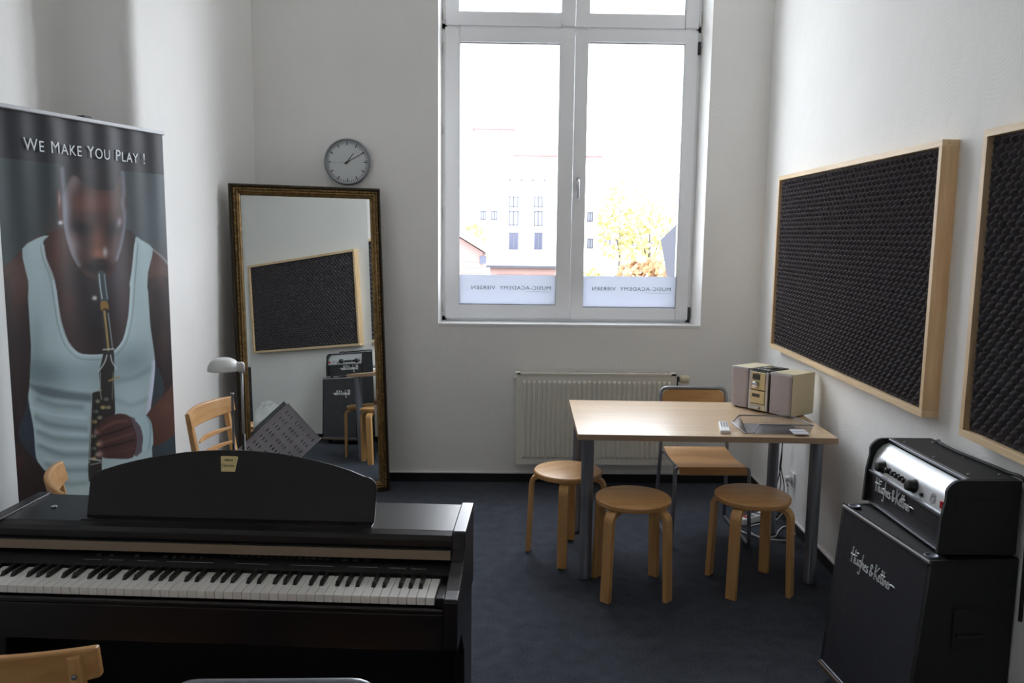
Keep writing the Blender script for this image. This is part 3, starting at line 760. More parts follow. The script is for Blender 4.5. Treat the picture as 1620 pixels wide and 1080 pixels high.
text('lettering', 'YAMAHA', 0.0085, M['ink'], pl_, frame_mx((-0.0135 - 0.015, -0.0026, 0.164), (1, 0, 0), (0, 0, 1), (0, -1, 0)), 0.75, 0.0001, 1.0, 0.0002)
text('lettering', 'Clavinova', 0.011, M['ink'], pl_, frame_mx((-0.0135 - 0.021, -0.0026, 0.148), (1, 0, 0), (0, 0, 1), (0, -1, 0)), 0.85, 0.0001, 1.0, 0.0001)
MB().box(rx - hwR, rx + hwR, -0.222, -0.190, 0.836, 0.8395).obj('rest_hinge', M['piano'], pi_, 0.001)
MB().cyl((-0.555, -0.12, 0.836), (-0.555, -0.12, 0.840), 0.008, 12).obj('rest_catch', M['silver'], pi_)

# ------------------------------------------------------------------ guitar/bass amplifier: cabinet and head
STRK = [  # hand-drawn script strokes, unit = letter height
 [(0.15, 1.25), (0.10, 0.6), (0.05, -0.1)], [(0.55, 1.15), (0.50, 0.5), (0.42, -0.1)], [(-0.12, 0.62), (0.3, 0.62), (0.85, 0.72)],
 [(0.68, 0.45), (0.66, 0.1), (0.80, 0.0), (0.95, 0.12), (1.0, 0.48), (1.0, 0.1), (1.12, 0.02)], [(0.72, 0.95), (1.05, 1.0)],
 [(1.50, 0.48), (1.30, 0.50), (1.20, 0.25), (1.30, 0.03), (1.45, 0.12), (1.52, 0.5), (1.46, -0.45), (1.30, -0.62), (1.20, -0.45)],
 [(1.72, 1.15), (1.66, 0.5), (1.64, 0.0), (1.72, 0.35), (1.85, 0.45), (1.92, 0.3), (1.94, 0.02), (2.05, 0.05)],
 [(2.06, 0.25), (2.25, 0.32), (2.22, 0.48), (2.10, 0.42), (2.08, 0.12), (2.20, 0.0), (2.36, 0.08)],
 [(2.60, 0.48), (2.45, 0.45), (2.46, 0.28), (2.60, 0.18), (2.56, 0.0), (2.38, 0.02)],
 [(3.30, 0.05), (3.05, 0.45), (2.98, 0.75), (3.12, 0.88), (3.22, 0.7), (2.95, 0.32), (2.98, 0.02), (3.18, 0.0), (3.38, 0.35)],
 [(3.72, 1.15), (3.66, 0.5), (3.62, -0.1)], [(4.15, 1.05), (3.85, 0.65), (3.68, 0.5), (3.90, 0.2), (4.15, -0.02)],
 [(4.18, 0.25), (4.38, 0.32), (4.35, 0.48), (4.22, 0.42), (4.20, 0.12), (4.32, 0.0), (4.45, 0.1)],
 [(4.62, 1.05), (4.58, 0.4), (4.60, 0.0), (4.70, 0.05)], [(4.88, 1.05), (4.84, 0.4), (4.86, 0.0), (4.96, 0.05)], [(4.42, 0.66), (5.10, 0.72)],
 [(5.06, 0.45), (5.04, 0.0), (5.10, 0.35), (5.22, 0.45), (5.30, 0.3), (5.30, 0.02), (5.40, 0.05)],
 [(5.42, 0.25), (5.60, 0.32), (5.58, 0.48), (5.46, 0.42), (5.44, 0.12), (5.56, 0.0), (5.68, 0.08)],
 [(5.76, 0.45), (5.74, 0.0), (5.78, 0.32), (5.90, 0.46), (6.45, 0.44)]]
def script_logo(name, parent, mx, h, mat=None):
    mb = MB()
    for s_ in STRK:
        pts = smooth_path([(p[0] * h, p[1] * h, 0.002) for p in s_], 5)
        mb.tube([mx @ Vector(p) for p in pts], h * 0.055, 6)
    return mb.obj(name, mat or M['logo'], parent)
ca = R(90 + 4.6)
cab = thing('speaker_cabinet', 'tall black speaker cabinet with perforated grille standing by the right wall', 'speaker', (1.596, 2.682, 0), ca)
# local: +X toward the window, +Y out into the room (front), Z up
CW = 0.272; z0, z1 = 0.055, 0.675
fb_, ft_ = 0.335, 0.285       # front depth at bottom/top (sloping baffle)
yf = lambda z: fb_ + (ft_ - fb_) * (z - z0) / (z1 - z0)
bx = MB(); tk_ = 0.018
for (xa, xb) in ((-CW, -CW + tk_), (CW - tk_, CW)):
    bx.prism([(0, z0), (fb_, z0), (ft_, z1), (0, z1)], xa, xb, 'X')
bx.prism([(0, z1 - tk_), (yf(z1 - tk_), z1 - tk_), (ft_, z1), (0, z1)], -CW, CW, 'X'); bx.prism([(0, z0), (fb_, z0), (yf(z0 + tk_), z0 + tk_), (0, z0 + tk_)], -CW, CW, 'X')
bx.box(-CW, CW, 0.0, 0.012, z0, z1)
bx.obj('cabinet_body', M['mesh_black'], cab, 0.004)
MB().prism([(yf(z0) - 0.06, z0 + tk_), (yf(z0) - 0.05, z0 + tk_), (yf(z1) - 0.05, z1 - tk_), (yf(z1) - 0.06, z1 - tk_)], -CW + tk_, CW - tk_, 'X').obj('baffle', M['black'], cab)
nf = Vector((0, (z1 - z0), (fb_ - ft_))).normalized()
upf = Vector((0, ft_ - fb_, z1 - z0)).normalized()
for (sx_, sz_) in ((-0.125, 0.22), (0.125, 0.22), (-0.125, 0.50), (0.125, 0.50)):
    mc = frame_mx((sx_, yf(sz_) - 0.05, sz_), (1, 0, 0), upf, Vector((1, 0, 0)).cross(upf))
    if mc.to_3x3().col[2].y < 0: mc = frame_mx((sx_, yf(sz_) - 0.05, sz_), (-1, 0, 0), upf, Vector((-1, 0, 0)).cross(upf))
    MB().lathe([(0.118, 0.0), (0.118, 0.012), (0.105, 0.014), (0.040, -0.02), (0.036, -0.01), (0.001, 0.004)], mx=mc, n=32).obj('speaker_cone', M['cone'], cab)
gmx = frame_mx((0, yf(z0), z0), (1, 0, 0), -nf, upf)
HG = math.hypot(z1 - z0, fb_ - ft_)
MB().box(-CW + 0.014, CW - 0.014, -0.001, 0.002, 0.014, HG - 0.012).obj('front_grille', M['cabgrille'], cab, mx=gmx)
MB().box(-CW + 0.004, CW - 0.004, -0.006, 0.004, HG - 0.014, HG - 0.002).obj('grille_trim', M['silver'], cab, 0.003, mx=gmx)
MB().box(-CW + 0.004, CW - 0.004, -0.006, 0.004, 0.002, 0.014).obj('grille_trim', M['leggrey'], cab, 0.003, mx=gmx)
lmx = gmx @ frame_mx((0.168, -0.004, 0.46), (-1, 0, 0), (0, 0, 1), (0, -1, 0))
lm2 = gmx @ frame_mx((0.165, -0.003, 0.445), (-1, 0, -0.0), (0, 0, 1), (0, 1, 0))
script_logo('script_logo', cab, lm2, 0.043)
for sx_ in (-1, 1):
    for yy in (0.05, 0.27):
        MB().cyl((sx_ * 0.235 - 0.012, yy, 0.026), (sx_ * 0.235 + 0.012, yy, 0.026), 0.026, 18).box(sx_ * 0.235 - 0.018, sx_ * 0.235 + 0.018, yy - 0.012, yy + 0.012, 0.04, 0.058).obj('castor', M['rubber'], cab)
    MB().lathe([(0.022, 0), (0.022, 0.004), (0.017, 0.004), (0.016, 0.001), (0.001, 0.001)], c=(sx_ * 0.235, 0.262, z1), n=22).obj('corner_cup', M['leggrey'], cab)
# recessed side handle on the side that faces the camera
MB().box(-CW - 0.003, -CW + 0.001, 0.09, 0.20, 0.39, 0.52).obj('side_handle', M['rubber'], cab, 0.002)
MB().box(-CW - 0.012, -CW - 0.002, 0.10, 0.19, 0.425, 0.437).obj('handle_grip', M['black'], cab, 0.003)
MB().box(-CW - 0.004, CW + 0.004, fb_ - 0.012, fb_ + 0.010, z0 - 0.012, z0 + 0.006).obj('front_runner', M['gold'] if False else plain('scuffed_brown', (96, 78, 62), 0.5), cab, 0.003)

# head, sits on the cabinet
hz = z1 + 0.012
hdp = thing('guitar_amplifier', 'black amplifier head with silver knob panel and red switch on the cabinet', 'amplifier', (1.605, 2.675, hz), R(90))
HW, HH = 0.268, 0.235; F = 0.245   # front at y=F
chk = [(0.0, 0.0), (F, 0.0), (F - 0.006, 0.12), (F - 0.016, 0.175)] + [(p[0], p[1]) for p in arc(F - 0.062, HH - 0.048, 0.048, R(15), R(90), 7)] + [(0.0, HH)]
for s_ in (-1, 1):
    xa, xb = (HW - 0.016, HW) if s_ > 0 else (-HW, -HW + 0.016)
    MB().prism(chk, xa, xb, 'X').obj('side_wall', M['mesh_black'], hdp, 0.003)
ih = HW - 0.016
MB().box(-ih, ih, 0.0, F - 0.085, HH - 0.014, HH).box(-ih, ih, 0.0, 0.012, 0.0, HH - 0.014).box(-ih, ih, 0.0, F - 0.03, 0.0, 0.012).obj('shell', M['mesh_black'], hdp, 0.002)
MB().box(-ih, ih, F - 0.096, F - 0.078, HH - 0.008, HH + 0.002).obj('top_trim', M['tube'], hdp, 0.003)
pp = [(F - 0.022, 0.122), (F - 0.030, 0.165), (F - 0.042, 0.192), (F - 0.060, 0.210), (F - 0.082, 0.220)]
pb = [(y - 0.004, z - 0.003) for (y, z) in reversed(pp)]
sharpen(MB().prism(pp + pb, -ih, ih, 'X', smooth=True).obj('control_panel', M['panelmetal'], hdp), 50)
MB().box(-ih, ih, F - 0.03, F - 0.012, 0.112, 0.122).obj('divider_trim', M['tube'], hdp, 0.002)
hgm = frame_mx((0, F - 0.022, 0.0), (1, 0, 0), (0, 1, 0), (0, 0, 1))
MB().box(-ih, ih, -0.002, 0.002, 0.006, 0.112).obj('front_grille', M['headgrille'], hdp, mx=hgm)
MB().box(-ih, ih, F - 0.024, F - 0.014, 0.0, 0.005).obj('bottom_trim', M['tube'], hdp, 0.001)
script_logo('script_logo', hdp, frame_mx((0.190, F - 0.017, 0.062), (-1, 0, 0), (0, 0, 1), (0, 1, 0)), 0.042)
kn = Vector((0, 0.043, 0.008)).normalized(); kt = Vector((0, -0.008, 0.043)).normalized()
def knob(x, r, d, z=0.150):
    y = F - 0.022 - (z - 0.122) * 0.008 / 0.043
    mk = frame_mx((x, y, z), (-1, 0, 0), kt, Vector((-1, 0, 0)).cross(kt))
    return MB().lathe([(r * 1.15, 0), (r * 1.1, 0.003), (r, 0.004), (r * 0.86, d), (r * 0.7, d + 0.001), (0.001, d + 0.001)], mx=mk, n=20).obj('knob', M['black'], hdp)
for (u_, r_, d_) in ((0.16, 0.020, 0.024), (0.085, 0.006, 0.012), (0.255, 0.010, 0.016), (0.33, 0.009, 0.015), (0.385, 0.009, 0.015), (0.44, 0.009, 0.015), (0.495, 0.009, 0.015), (0.60, 0.021, 0.026)):
    knob(ih - u_ * 2 * ih, r_, d_)
MB().cyl((ih - 0.715 * 2 * ih, F - 0.03, 0.138), (ih - 0.715 * 2 * ih, F - 0.018, 0.140), 0.006, 14).obj('input_jack', M['black'], hdp)
MB().box(ih - 0.955 * 2 * ih - 0.008, ih - 0.955 * 2 * ih + 0.008, F - 0.032, F - 0.020, 0.134, 0.158).obj('power_switch', M['red'], hdp, 0.002)
em = MB(); mk0 = frame_mx((ih - 0.84 * 2 * ih, F - 0.0265, 0.148), (-1, 0, 0), kt, kn)
for (rr, t0, t1) in ((0.016, 0, 2 * PI), (0.009, 0, 2 * PI)):
    em.tube([mk0 @ Vector((rr * math.cos(2 * PI * i / 24) * 0.9, rr * math.sin(2 * PI * i / 24), 0.001)) for i in range(24)], 0.0006, 4, closed=True)
for i in range(8):
    t = 2 * PI * i / 8; em.tube([mk0 @ Vector((0.005 * math.cos(t), 0.005 * math.sin(t), 0.001)), mk0 @ Vector((0.019 * math.cos(t), 0.019 * math.sin(t), 0.001))], 0.0006, 4)
em.obj('emblem', M['deskgrey'], hdp)
sc_ = MB()
for x in (-0.2, 0.0, 0.2):
    for y in (0.03, 0.13): sc_.lathe([(0.006, 0), (0.005, 0.002), (0.001, 0.0025)], c=(x, y, HH), n=10)
sc_.obj('top_screws', M['tube'], hdp)
MB().box(-HW - 0.002, -HW, 0.03, 0.20, 0.145, 0.175).obj('side_recess', M['rubber'], hdp, 0.001)
for sx_ in (-1, 1):
    for yy in (0.03, 0.20): MB().cyl((sx_ * 0.23, yy, -0.012), (sx_ * 0.23, yy, 0.001), 0.014, 14).obj('rubber_foot', M['rubber'], hdp)
cb = MB().tube(smooth_path([(1.612, 2.90, 0.80), (1.604, 2.90, 0.90), (1.585, 2.86, 0.932), (1.565, 2.80, 0.936), (1.565, 2.70, 0.934), (1.580, 2.58, 0.933), (1.592, 2.47, 0.932), (1.596, 2.38, 0.925), (1.600, 2.36, 0.80), (1.600, 2.352, 0.5)], 6), 0.006, 8).obj('amplifier_cable', M['rubber'])
tag(cb, 'black cable curving over the back edge of the amplifier head', 'cable')

# ------------------------------------------------------------------ compact stereo on the table
sa = math.atan2(-0.825, 0.565)
stx = Vector((0.565, -0.825, 0)).normalized(); sty = Vector((0.825, 0.565, 0)).normalized()
smx = frame_mx((1.283, 4.418, TZ), stx, sty, ez)
SH = 0.222
def spk(x0_, x1_, label):
    t = thing('bookshelf_speaker', label, 'speaker', group='cream speakers of the compact stereo'); t.matrix_world = smx
    MB().box(x0_, x1_, 0.018, 0.205, 0.004, SH).obj('cabinet', M['cream'], t, 0.002)
    MB().box(x0_ + 0.002, x1_ - 0.002, 0.012, 0.019, 0.006, SH - 0.002).obj('front_edge', M['black'], t, 0.001)
    MB().prism([(x0_, 0.012), (x0_ + 0.004, 0.003), (x0_ + 0.014, 0.0), (x1_ - 0.014, 0.0), (x1_ - 0.004, 0.003), (x1_, 0.012)], 0.008, SH - 0.012, 'Z').obj('speaker_cloth', M['mauve'], t)
    MB().box(x0_, x1_, 0.001, 0.02, SH - 0.012, SH + 0.001).obj('front_cap', M['silver'], t, 0.002)
    MB().box((x0_ + x1_) / 2 - 0.009, (x0_ + x1_) / 2 + 0.009, -0.0008, 0.001, 0.022, 0.026).obj('badge', M['tube'], t)
    MB().box(x0_ + 0.01, x1_ - 0.01, 0.03, 0.19, 0.0, 0.004).obj('foot_pad', M['rubber'], t)
spk(0.0, 0.112, 'left cream speaker of the compact stereo, nearest the window')
spk(0.250, 0.378, 'right cream speaker of the compact stereo, at the table edge')
ct = thing('compact_stereo', 'champagne coloured compact stereo between its two cream speakers', 'stereo'); ct.matrix_world = smx
MB().box(0.120, 0.242, 0.012, 0.19, 0.006, SH - 0.006).obj('housing', M['gasket'], ct, 0.003)
MB().box(0.120, 0.136, -0.002, 0.014, 0.008, SH - 0.008).box(0.226, 0.242, -0.002, 0.014, 0.008, SH - 0.008).obj('side_pillar', M['silver'], ct, 0.003)
MB().box(0.136, 0.226, -0.006, 0.012, 0.118, SH - 0.012).obj('upper_fascia', M['champagne'], ct, 0.003)
MB().box(0.136, 0.226, -0.006, 0.012, 0.044, 0.114).obj('tape_door', M['champagne'], ct, 0.003)
MB().box(0.132, 0.230, -0.004, 0.012, 0.008, 0.040).obj('lower_fascia', M['cream'], ct, 0.003)
MB().box(0.134, 0.200, -0.018, 0.0, 0.014, 0.030).obj('cd_drawer', M['silver'], ct, 0.005)
MB().box(0.146, 0.194, -0.0075, -0.005, 0.170, 0.200).obj('display', M['display'], ct, 0.001)
MB().box(0.148, 0.196, -0.0075, -0.005, 0.078, 0.096).obj('tape_window', M['display'], ct, 0.001)
MB().lathe([(0.020, 0), (0.020, 0.006), (0.017, 0.014), (0.014, 0.015), (0.001, 0.015)], mx=frame_mx((0.168, -0.006, 0.143), (1, 0, 0), (0, 0, 1), (0, -1, 0)), n=24).obj('volume_knob', M['chrome'], ct)
MB().box(0.160, 0.185, -0.0072, -0.0055, 0.203, 0.206).obj('lettering', M['ink'], ct)
MB().prism([(0.128, 0.016), (0.234, 0.016), (0.234, 0.18), (0.128, 0.18)], SH - 0.007, SH + 0.001, 'Z').obj('top_cover', M['gasket'], ct, 0.002)
MB().lathe([(0.04, SH + 0.001), (0.04, SH + 0.005), (0.034, SH + 0.006), (0.001, SH + 0.006)], c=(0.181, 0.10, 0), n=28).obj('cd_lid', M['display'], ct)
tbn = MB()
for i in range(5): tbn.box(0.134 + i * 0.020, 0.148 + i * 0.020, 0.018, 0.034, SH + 0.001, SH + 0.005)
tbn.obj('top_buttons', M['chrome'], ct, 0.001)

# ------------------------------------------------------------------ wire letter tray, card and remote
ty = thing('letter_tray', 'low grey wire mesh letter tray at the front right of the table', 'tray', (1.335, 3.868, TZ), R(-3))
o_ = [(-0.205, -0.02, 0.045), (-0.150, -0.125, 0.010), (-0.105, -0.118, 0.012), (-0.07, -0.07, 0.040), (0.165, -0.075, 0.042), (0.175, -0.05, 0.042), (0.185, 0.10, 0.042), (-0.15, 0.12, 0.042)]
o_ = [(-0.195, 0.00, 0.030), (-0.165, -0.130, 0.008), (-0.120, -0.125, 0.012), (-0.085, -0.075, 0.040), (0.165, -0.085, 0.042), (0.125, 0.115, 0.042), (-0.135, 0.12, 0.040)]
MB().tube(o_, 0.0032, 6, closed=True).obj('rim', M['tube'], ty)
bt = [(-0.150, -0.118), (0.135, -0.118), (0.105, 0.085), (-0.118, 0.092)]
wm = MB()
def lerp(a, c, t): return (a[0] + (c[0] - a[0]) * t, a[1] + (c[1] - a[1]) * t)
for i in range(46):
    t = i / 45; a = lerp(bt[0], bt[1], t); c = lerp(bt[3], bt[2], t)
    wm.tube([(a[0], a[1], 0.004), (c[0], c[1], 0.004)], 0.0007, 4)
for i in range(30):
    t = i / 29; a = lerp(bt[0], bt[3], t); c = lerp(bt[1], bt[2], t)
    wm.tube([(a[0], a[1], 0.005), (c[0], c[1], 0.005)], 0.0007, 4)
wm.obj('mesh_floor', M['wiremesh'], ty)
wsd = MB()
def wallmesh(a, c, A, C, n):
    for i in range(n):
        t = i / (n - 1); p = lerp(a, c, t); q = [A[k_] + (C[k_] - A[k_]) * t for k_ in range(3)]
        wsd.tube([(p[0], p[1], 0.004), tuple(q)], 0.0006, 4)
    for s_ in range(1, 6):
        u_ = s_ / 6; p0 = [a[0] + (A[0] - a[0]) * u_, a[1] + (A[1] - a[1]) * u_, 0.004 + (A[2] - 0.004) * u_]; p1 = [c[0] + (C[0] - c[0]) * u_, c[1] + (C[1] - c[1]) * u_, 0.004 + (C[2] - 0.004) * u_]
        wsd.tube([tuple(p0), tuple(p1)], 0.0006, 4)
wallmesh(bt[3], bt[2], o_[6], o_[5], 44); wallmesh(bt[1], bt[2], o_[4], o_[5], 28); wallmesh(bt[0], bt[3], o_[0], o_[6], 28)
wallmesh(lerp(bt[0], bt[1], 0.25), bt[1], o_[3], o_[4], 34)
wsd.obj('mesh_wall', M['wiremesh'], ty)
cd = MB().box(-0.035, 0.035, -0.045, 0.045, 0, 0.007).obj('note_pad', [M['paper']], None, 0.001); cd.location = (1.43, 3.775, TZ + 0.0065); cd.rotation_euler.z = R(-6)
tag(cd, 'small pale pad lying in the wire tray at its right front corner', 'note pad')
rc = thing('remote_control', 'silver white remote control lying on the table beside the tray', 'remote control', (1.098, 3.862, TZ), R(-12))
MB().prism([(-0.024, -0.10), (0.024, -0.10), (0.022, 0.10), (-0.022, 0.10)], 0, 0.018, 'Z').obj('body', M['whiteplastic'], rc, 0.006, seg=3)
rb_ = MB()
for i in range(3):
    for j in range(5): rb_.box(-0.015 + i * 0.012, -0.007 + i * 0.012, -0.02 + j * 0.022, -0.009 + j * 0.022, 0.018, 0.0195)
rb_.obj('buttons', M['deskgrey'], rc)

# ------------------------------------------------------------------ floor clutter under the table
pw = thing('power_strip', 'white power strip with red switch lying on the carpet under the table', 'power strip', (1.60, 4.66, 0), math.atan2(0.20, 0.36) - 0.1)
MB().box(-0.155, 0.155, -0.026, 0.026, 0.0, 0.040).obj('body', M['whiteplastic'] if False else M['whiteplastic'], pw, 0.006)
MB().box(-0.125, -0.10, -0.012, 0.012, 0.040, 0.046).obj('switch', M['red'], pw, 0.002)
for i in range(4):
    MB().lathe([(0.020, 0.040), (0.020, 0.0415), (0.017, 0.0415), (0.016, 0.0405), (0.001, 0.0405)], c=(-0.062 + i * 0.056, 0, 0), n=20).obj('socket', M['tube'], pw)
pw.location = (1.545, 4.645, 0); pw.rotation_euler.z = R(34)
for (qx, qy, lab) in ((1.632, 4.704, 'black plug in the power strip nearer the wall'), (1.586, 4.673, 'black plug in the power strip farther from the wall')):
    pg = thing('power_plug', lab, 'plug', (qx, qy, 0.0422), R(30), 'black plugs in the power strip')
    MB().lathe([(0.019, 0.0), (0.019, 0.018), (0.014, 0.034), (0.006, 0.040)], n=18).obj('body', M['rubber'], pg)
    MB().tube([(0, 0, 0.038), (0, 0.01, 0.07), (0.02, 0.03, 0.12)], 0.003, 6).obj('cord', M['rubber'], pg)
wc_ = MB().tube(smooth_path([(1.412, 4.552, 0.02), (1.385, 4.50, 0.006), (1.40, 4.42, 0.006), (1.47, 4.355, 0.006), (1.55, 4.365, 0.006), (1.60, 4.45, 0.006), (1.655, 4.52, 0.006), (1.685, 4.49, 0.006), (1.675, 4.40, 0.006), (1.61, 4.315, 0.006), (1.53, 4.29, 0.0145), (1.455, 4.325, 0.0145), (1.425, 4.42, 0.0145), (1.46, 4.52, 0.006), (1.55, 4.575, 0.006), (1.64, 4.60, 0.02), (1.672, 4.57, 0.10), (1.672, 4.54, 0.18), (1.670, 4.532, 0.236)], 7), 0.0042, 7).obj('extension_cord', M['whiteplastic'])
tag(wc_, 'white cord looping over the carpet from the power strip to the wall socket', 'cord')
so = thing('wall_socket', 'white wall socket low on the right wall behind the table', 'socket'); so.matrix_world = wall_r(4.53, 0.285)
MB().box(-0.04, 0.04, 0, 0.010, -0.04, 0.04).obj('cover', M['whiteplastic'], so, 0.004)
MB().lathe([(0.024, 0.010), (0.024, 0.012), (0.020, 0.012), (0.019, 0.0105), (0.001, 0.0105)], mx=frame_mx((0, 0, 0), (1, 0, 0), (0, 0, -1), (0, 1, 0)), n=22).obj('socket_ring', M['whiteplastic'], so)
pgw = thing('wall_plug', 'white plug pushed into the low wall socket behind the table', 'plug'); pgw.matrix_world = wall_r(4.53, 0.285)
MB().lathe([(0.018, 0.012), (0.019, 0.03), (0.013, 0.045), (0.005, 0.047)], mx=frame_mx((0, 0, 0), (1, 0, 0), (0, 0, -1), (0, 1, 0)), n=18).tube([(0, 0.036, -0.01), (-0.003, 0.034, -0.03), (-0.006, 0.028, -0.045)], 0.006, 8).obj('plug_body', M['whiteplastic'], pgw)
bc = MB()
for pts in ([(1.648, 4.60, 0.70), (1.655, 4.62, 0.50), (1.648, 4.60, 0.36), (1.625, 4.58, 0.25), (1.60, 4.60, 0.12), (1.628, 4.66, 0.10)],
            [(1.652, 4.60, 0.70), (1.658, 4.62, 0.50), (1.650, 4.61, 0.34), (1.672, 4.60, 0.22), (1.665, 4.62, 0.12), (1.60, 4.66, 0.13)],
            [(1.650, 4.60, 0.70), (1.652, 4.61, 0.45), (1.640, 4.60, 0.33), (1.648, 4.59, 0.24), (1.63, 4.60, 0.16), (1.58, 4.64, 0.14)]):
    bc.tube(smooth_path(pts, 5), 0.003, 6)
tag(bc.obj('stereo_cables', M['rubber']), 'bundle of thin black cables hanging down the wall behind the table', 'cable')

# ------------------------------------------------------------------ lamp, rod and music stand behind the piano
lm = thing('floor_lamp', 'slim floor lamp with a white dome shade in front of the mirror', 'lamp', (-1.024, 3.30, 0))
MB().lathe([(0.115, 0.0), (0.115, 0.012), (0.10, 0.018), (0.012, 0.022)], n=32).obj('base', M['whiteplastic'], lm)
MB().cyl((0, 0, 0.02), (0, 0, 0.83), 0.0068, 12).obj('lower_pole', M['black'], lm)
MB().cyl((0, 0, 0.83), (0, 0, 1.095), 0.0052, 12).obj('upper_pole', M['satin'], lm)
sh = MB(); prof = []
for i in range(11):
    a = PI / 2 * i / 10; prof.append((0.063 * math.cos(a) ** 0.9 + 0.0005, 1.095 + 0.048 * math.sin(a)))
prof = [(0.064, 1.090)] + prof
sh.lathe(prof, c=(-0.070, 0, 0), n=36).obj('lamp_shade', M['whiteplastic'], lm)
MB().tube([(-0.02, 0, 1.112), (0.004, 0, 1.112)], 0.013, 12).lathe([(0.013, 1.085), (0.013, 1.115), (0.009, 1.124), (0.001, 1.126)], n=16).obj('joint_cap', M['whiteplastic'], lm)
rd = thing('metal_rod_stand', 'thin chrome rod on a black lower tube rising left of the lamp', 'stand', (-1.066, 3.30, 0))
rd.location = (-1.145, 3.55, 0)
MB().lathe([(0.10, 0.0), (0.10, 0.01), (0.012, 0.02)], n=28).obj('base', M['black'], rd)
MB().cyl((0, 0, 0.015), (0, 0, 0.72), 0.0065, 12).obj('lower_tube', M['black'], rd)
MB().cyl((0, 0, 0.72), (0, 0, 0.94), 0.0055, 12).lathe([(0.0055, 0.94), (0.008, 0.942), (0.008, 0.948), (0.001, 0.95)], n=12).obj('upper_tube', M['satin'], rd)

# perforated music stand desk, tilted
ms_ = thing('music_stand', 'grey orchestra music stand with a slotted tilted desk before the mirror', 'music stand')
c_top = Vector((-1.229, 4.857, 0.622)); c_rt = Vector((-1.056, 4.925, 0.394)); c_lf = Vector((-1.482, 4.71, 0.419))
e1 = (c_rt - c_top); sw = e1.length; e1.normalize()
e2 = (c_lf - c_top); e2 = (e2 - e1 * e2.dot(e1)); e2.normalize(); e3 = e1.cross(e2)
c_top = c_top + Vector((-math.sin(yw), math.cos(yw), 0)) * 0.03
dmx = frame_mx(c_top, e1, e2, e3)
DW, DL = sw, 0.42
slots = set()
nx_, ny_ = 41, 42
gx = [DW * i / nx_ for i in range(nx_ + 1)]; gy = [DL * j / ny_ for j in range(ny_ + 1)]
def is_slot(i, j):
    if i < 2 or i > nx_ - 3 or j < 3 or j > ny_ - 4: return False
    return (j - 3) % 5 in (0, 1) and (i % 3 == 1) and (i // 3) not in (4, 9)
dk = MB(); vs = []
th = 0.0015
for zz in (0, th):
    for j in range(ny_ + 1):
        for i in range(nx_ + 1): vs.append((gx[i], gy[j], zz))
off = (nx_ + 1) * (ny_ + 1); fs = []
for j in range(ny_):
    for i in range(nx_):
        a = j * (nx_ + 1) + i; q = (a, a + 1, a + nx_ + 2, a + nx_ + 1)
        if is_slot(i, j):
            for (u_, v_) in ((0, 1), (1, 2), (2, 3), (3, 0)):
                ni, nj = [(i, j - 1), (i + 1, j), (i, j + 1), (i - 1, j)][u_]
                if not is_slot(ni, nj): fs.append((q[u_], q[v_], q[v_] + off, q[u_] + off))
        else:
            fs.append(q); fs.append(tuple(x + off for x in reversed(q)))
bnd = [(0, 0, nx_, 0), (nx_, 0, nx_, ny_), (nx_, ny_, 0, ny_), (0, ny_, 0, 0)]
dk.add(vs, fs); dk.box(-0.002, DW + 0.002, -0.002, 0.0, -0.004, 0.006); dk.box(-0.002, 0.0, 0, DL, -0.004, 0.006); dk.box(DW, DW + 0.002, 0, DL, -0.012, 0.012)
dko = dk.obj('desk', M['deskgrey'], ms_); dko.matrix_world = dmx
cen = dmx @ Vector((DW * 0.5, DL * 0.55, -0.004 if e3.y < 0 else 0.006))
back = -e3 if e3.y < 0 else e3
hub = cen + back * 0.03
fwd_ = Vector((math.sin(yw), -math.cos(yw), 0)); bx_, by_ = hub.x + fwd_.x * 0.10, hub.y + fwd_.y * 0.10
MB().tube([cen, hub, (bx_, by_, hub.z - 0.10), (bx_, by_, 0.16)], 0.009, 10).obj('pole', M['black'], ms_)
for k_ in range(3):
    a = yw + (0, PI, -PI / 2)[k_]
    MB().tube([(bx_, by_, 0.30), (bx_ + 0.11 * math.cos(a), by_ + 0.11 * math.sin(a), 0.20), (bx_ + 0.21 * math.cos(a), by_ + 0.21 * math.sin(a), 0.008)], 0.007, 8).obj('leg', M['black'], ms_)
sx0 = dmx @ Vector((DW, 0, 0)); MB().lathe([(0.006, -0.004), (0.008, 0.0), (0.006, 0.004)], c=tuple(sx0), n=12).obj('corner_knob', M['chrome'], ms_)

# things the mirror shows from beside the camera
bg = MB(); vs = []; n1, n2 = 22, 30
rr_ = random.Random(3)
for i in range(n1 + 1):
    ph = PI * i / n1
    for j in range(n2):
        t = 2 * PI * j / n2
        r_ = 0.205 * (1 + 0.06 * math.sin(5 * t + 3 * ph) + 0.05 * math.sin(9 * ph - 2 * t) + rr_.uniform(-0.03, 0.03))
        vs.append((r_ * math.sin(ph) * math.cos(t) * 0.8, r_ * math.sin(ph) * math.sin(t), 0.215 + r_ * math.cos(ph)))
fs = [(i * n2 + j, i * n2 + (j + 1) % n2, (i + 1) * n2 + (j + 1) % n2, (i + 1) * n2 + j) for i in range(n1) for j in range(n2)]
bg.add(vs, fs, True); bgo = bg.obj('plastic_bag', M['clear']); bgo.location = (1.30, 1.52, 0.015)
tag(bgo, 'puffed clear plastic bag on the floor, seen only in the mirror', 'bag')
wb_ = MB().box(-0.13, 0.13, -0.008, 0.008, 0, 0.67).obj('white_board', M['paper'], None, 0.001); 
wb_.matrix_world = frame_mx((1.47, 0.78, 0), ex, Vector((-math.cos(R(8)), 0, -math.sin(R(8)))) , Vector((math.sin(R(8)), 0, math.cos(R(8)))))
wb_.matrix_world = Matrix.Translation((1.43, 0.78, 0.0015)) @ Matrix.Rotation(R(88), 4, 'Z') @ Matrix.Rotation(R(6), 4, 'X')
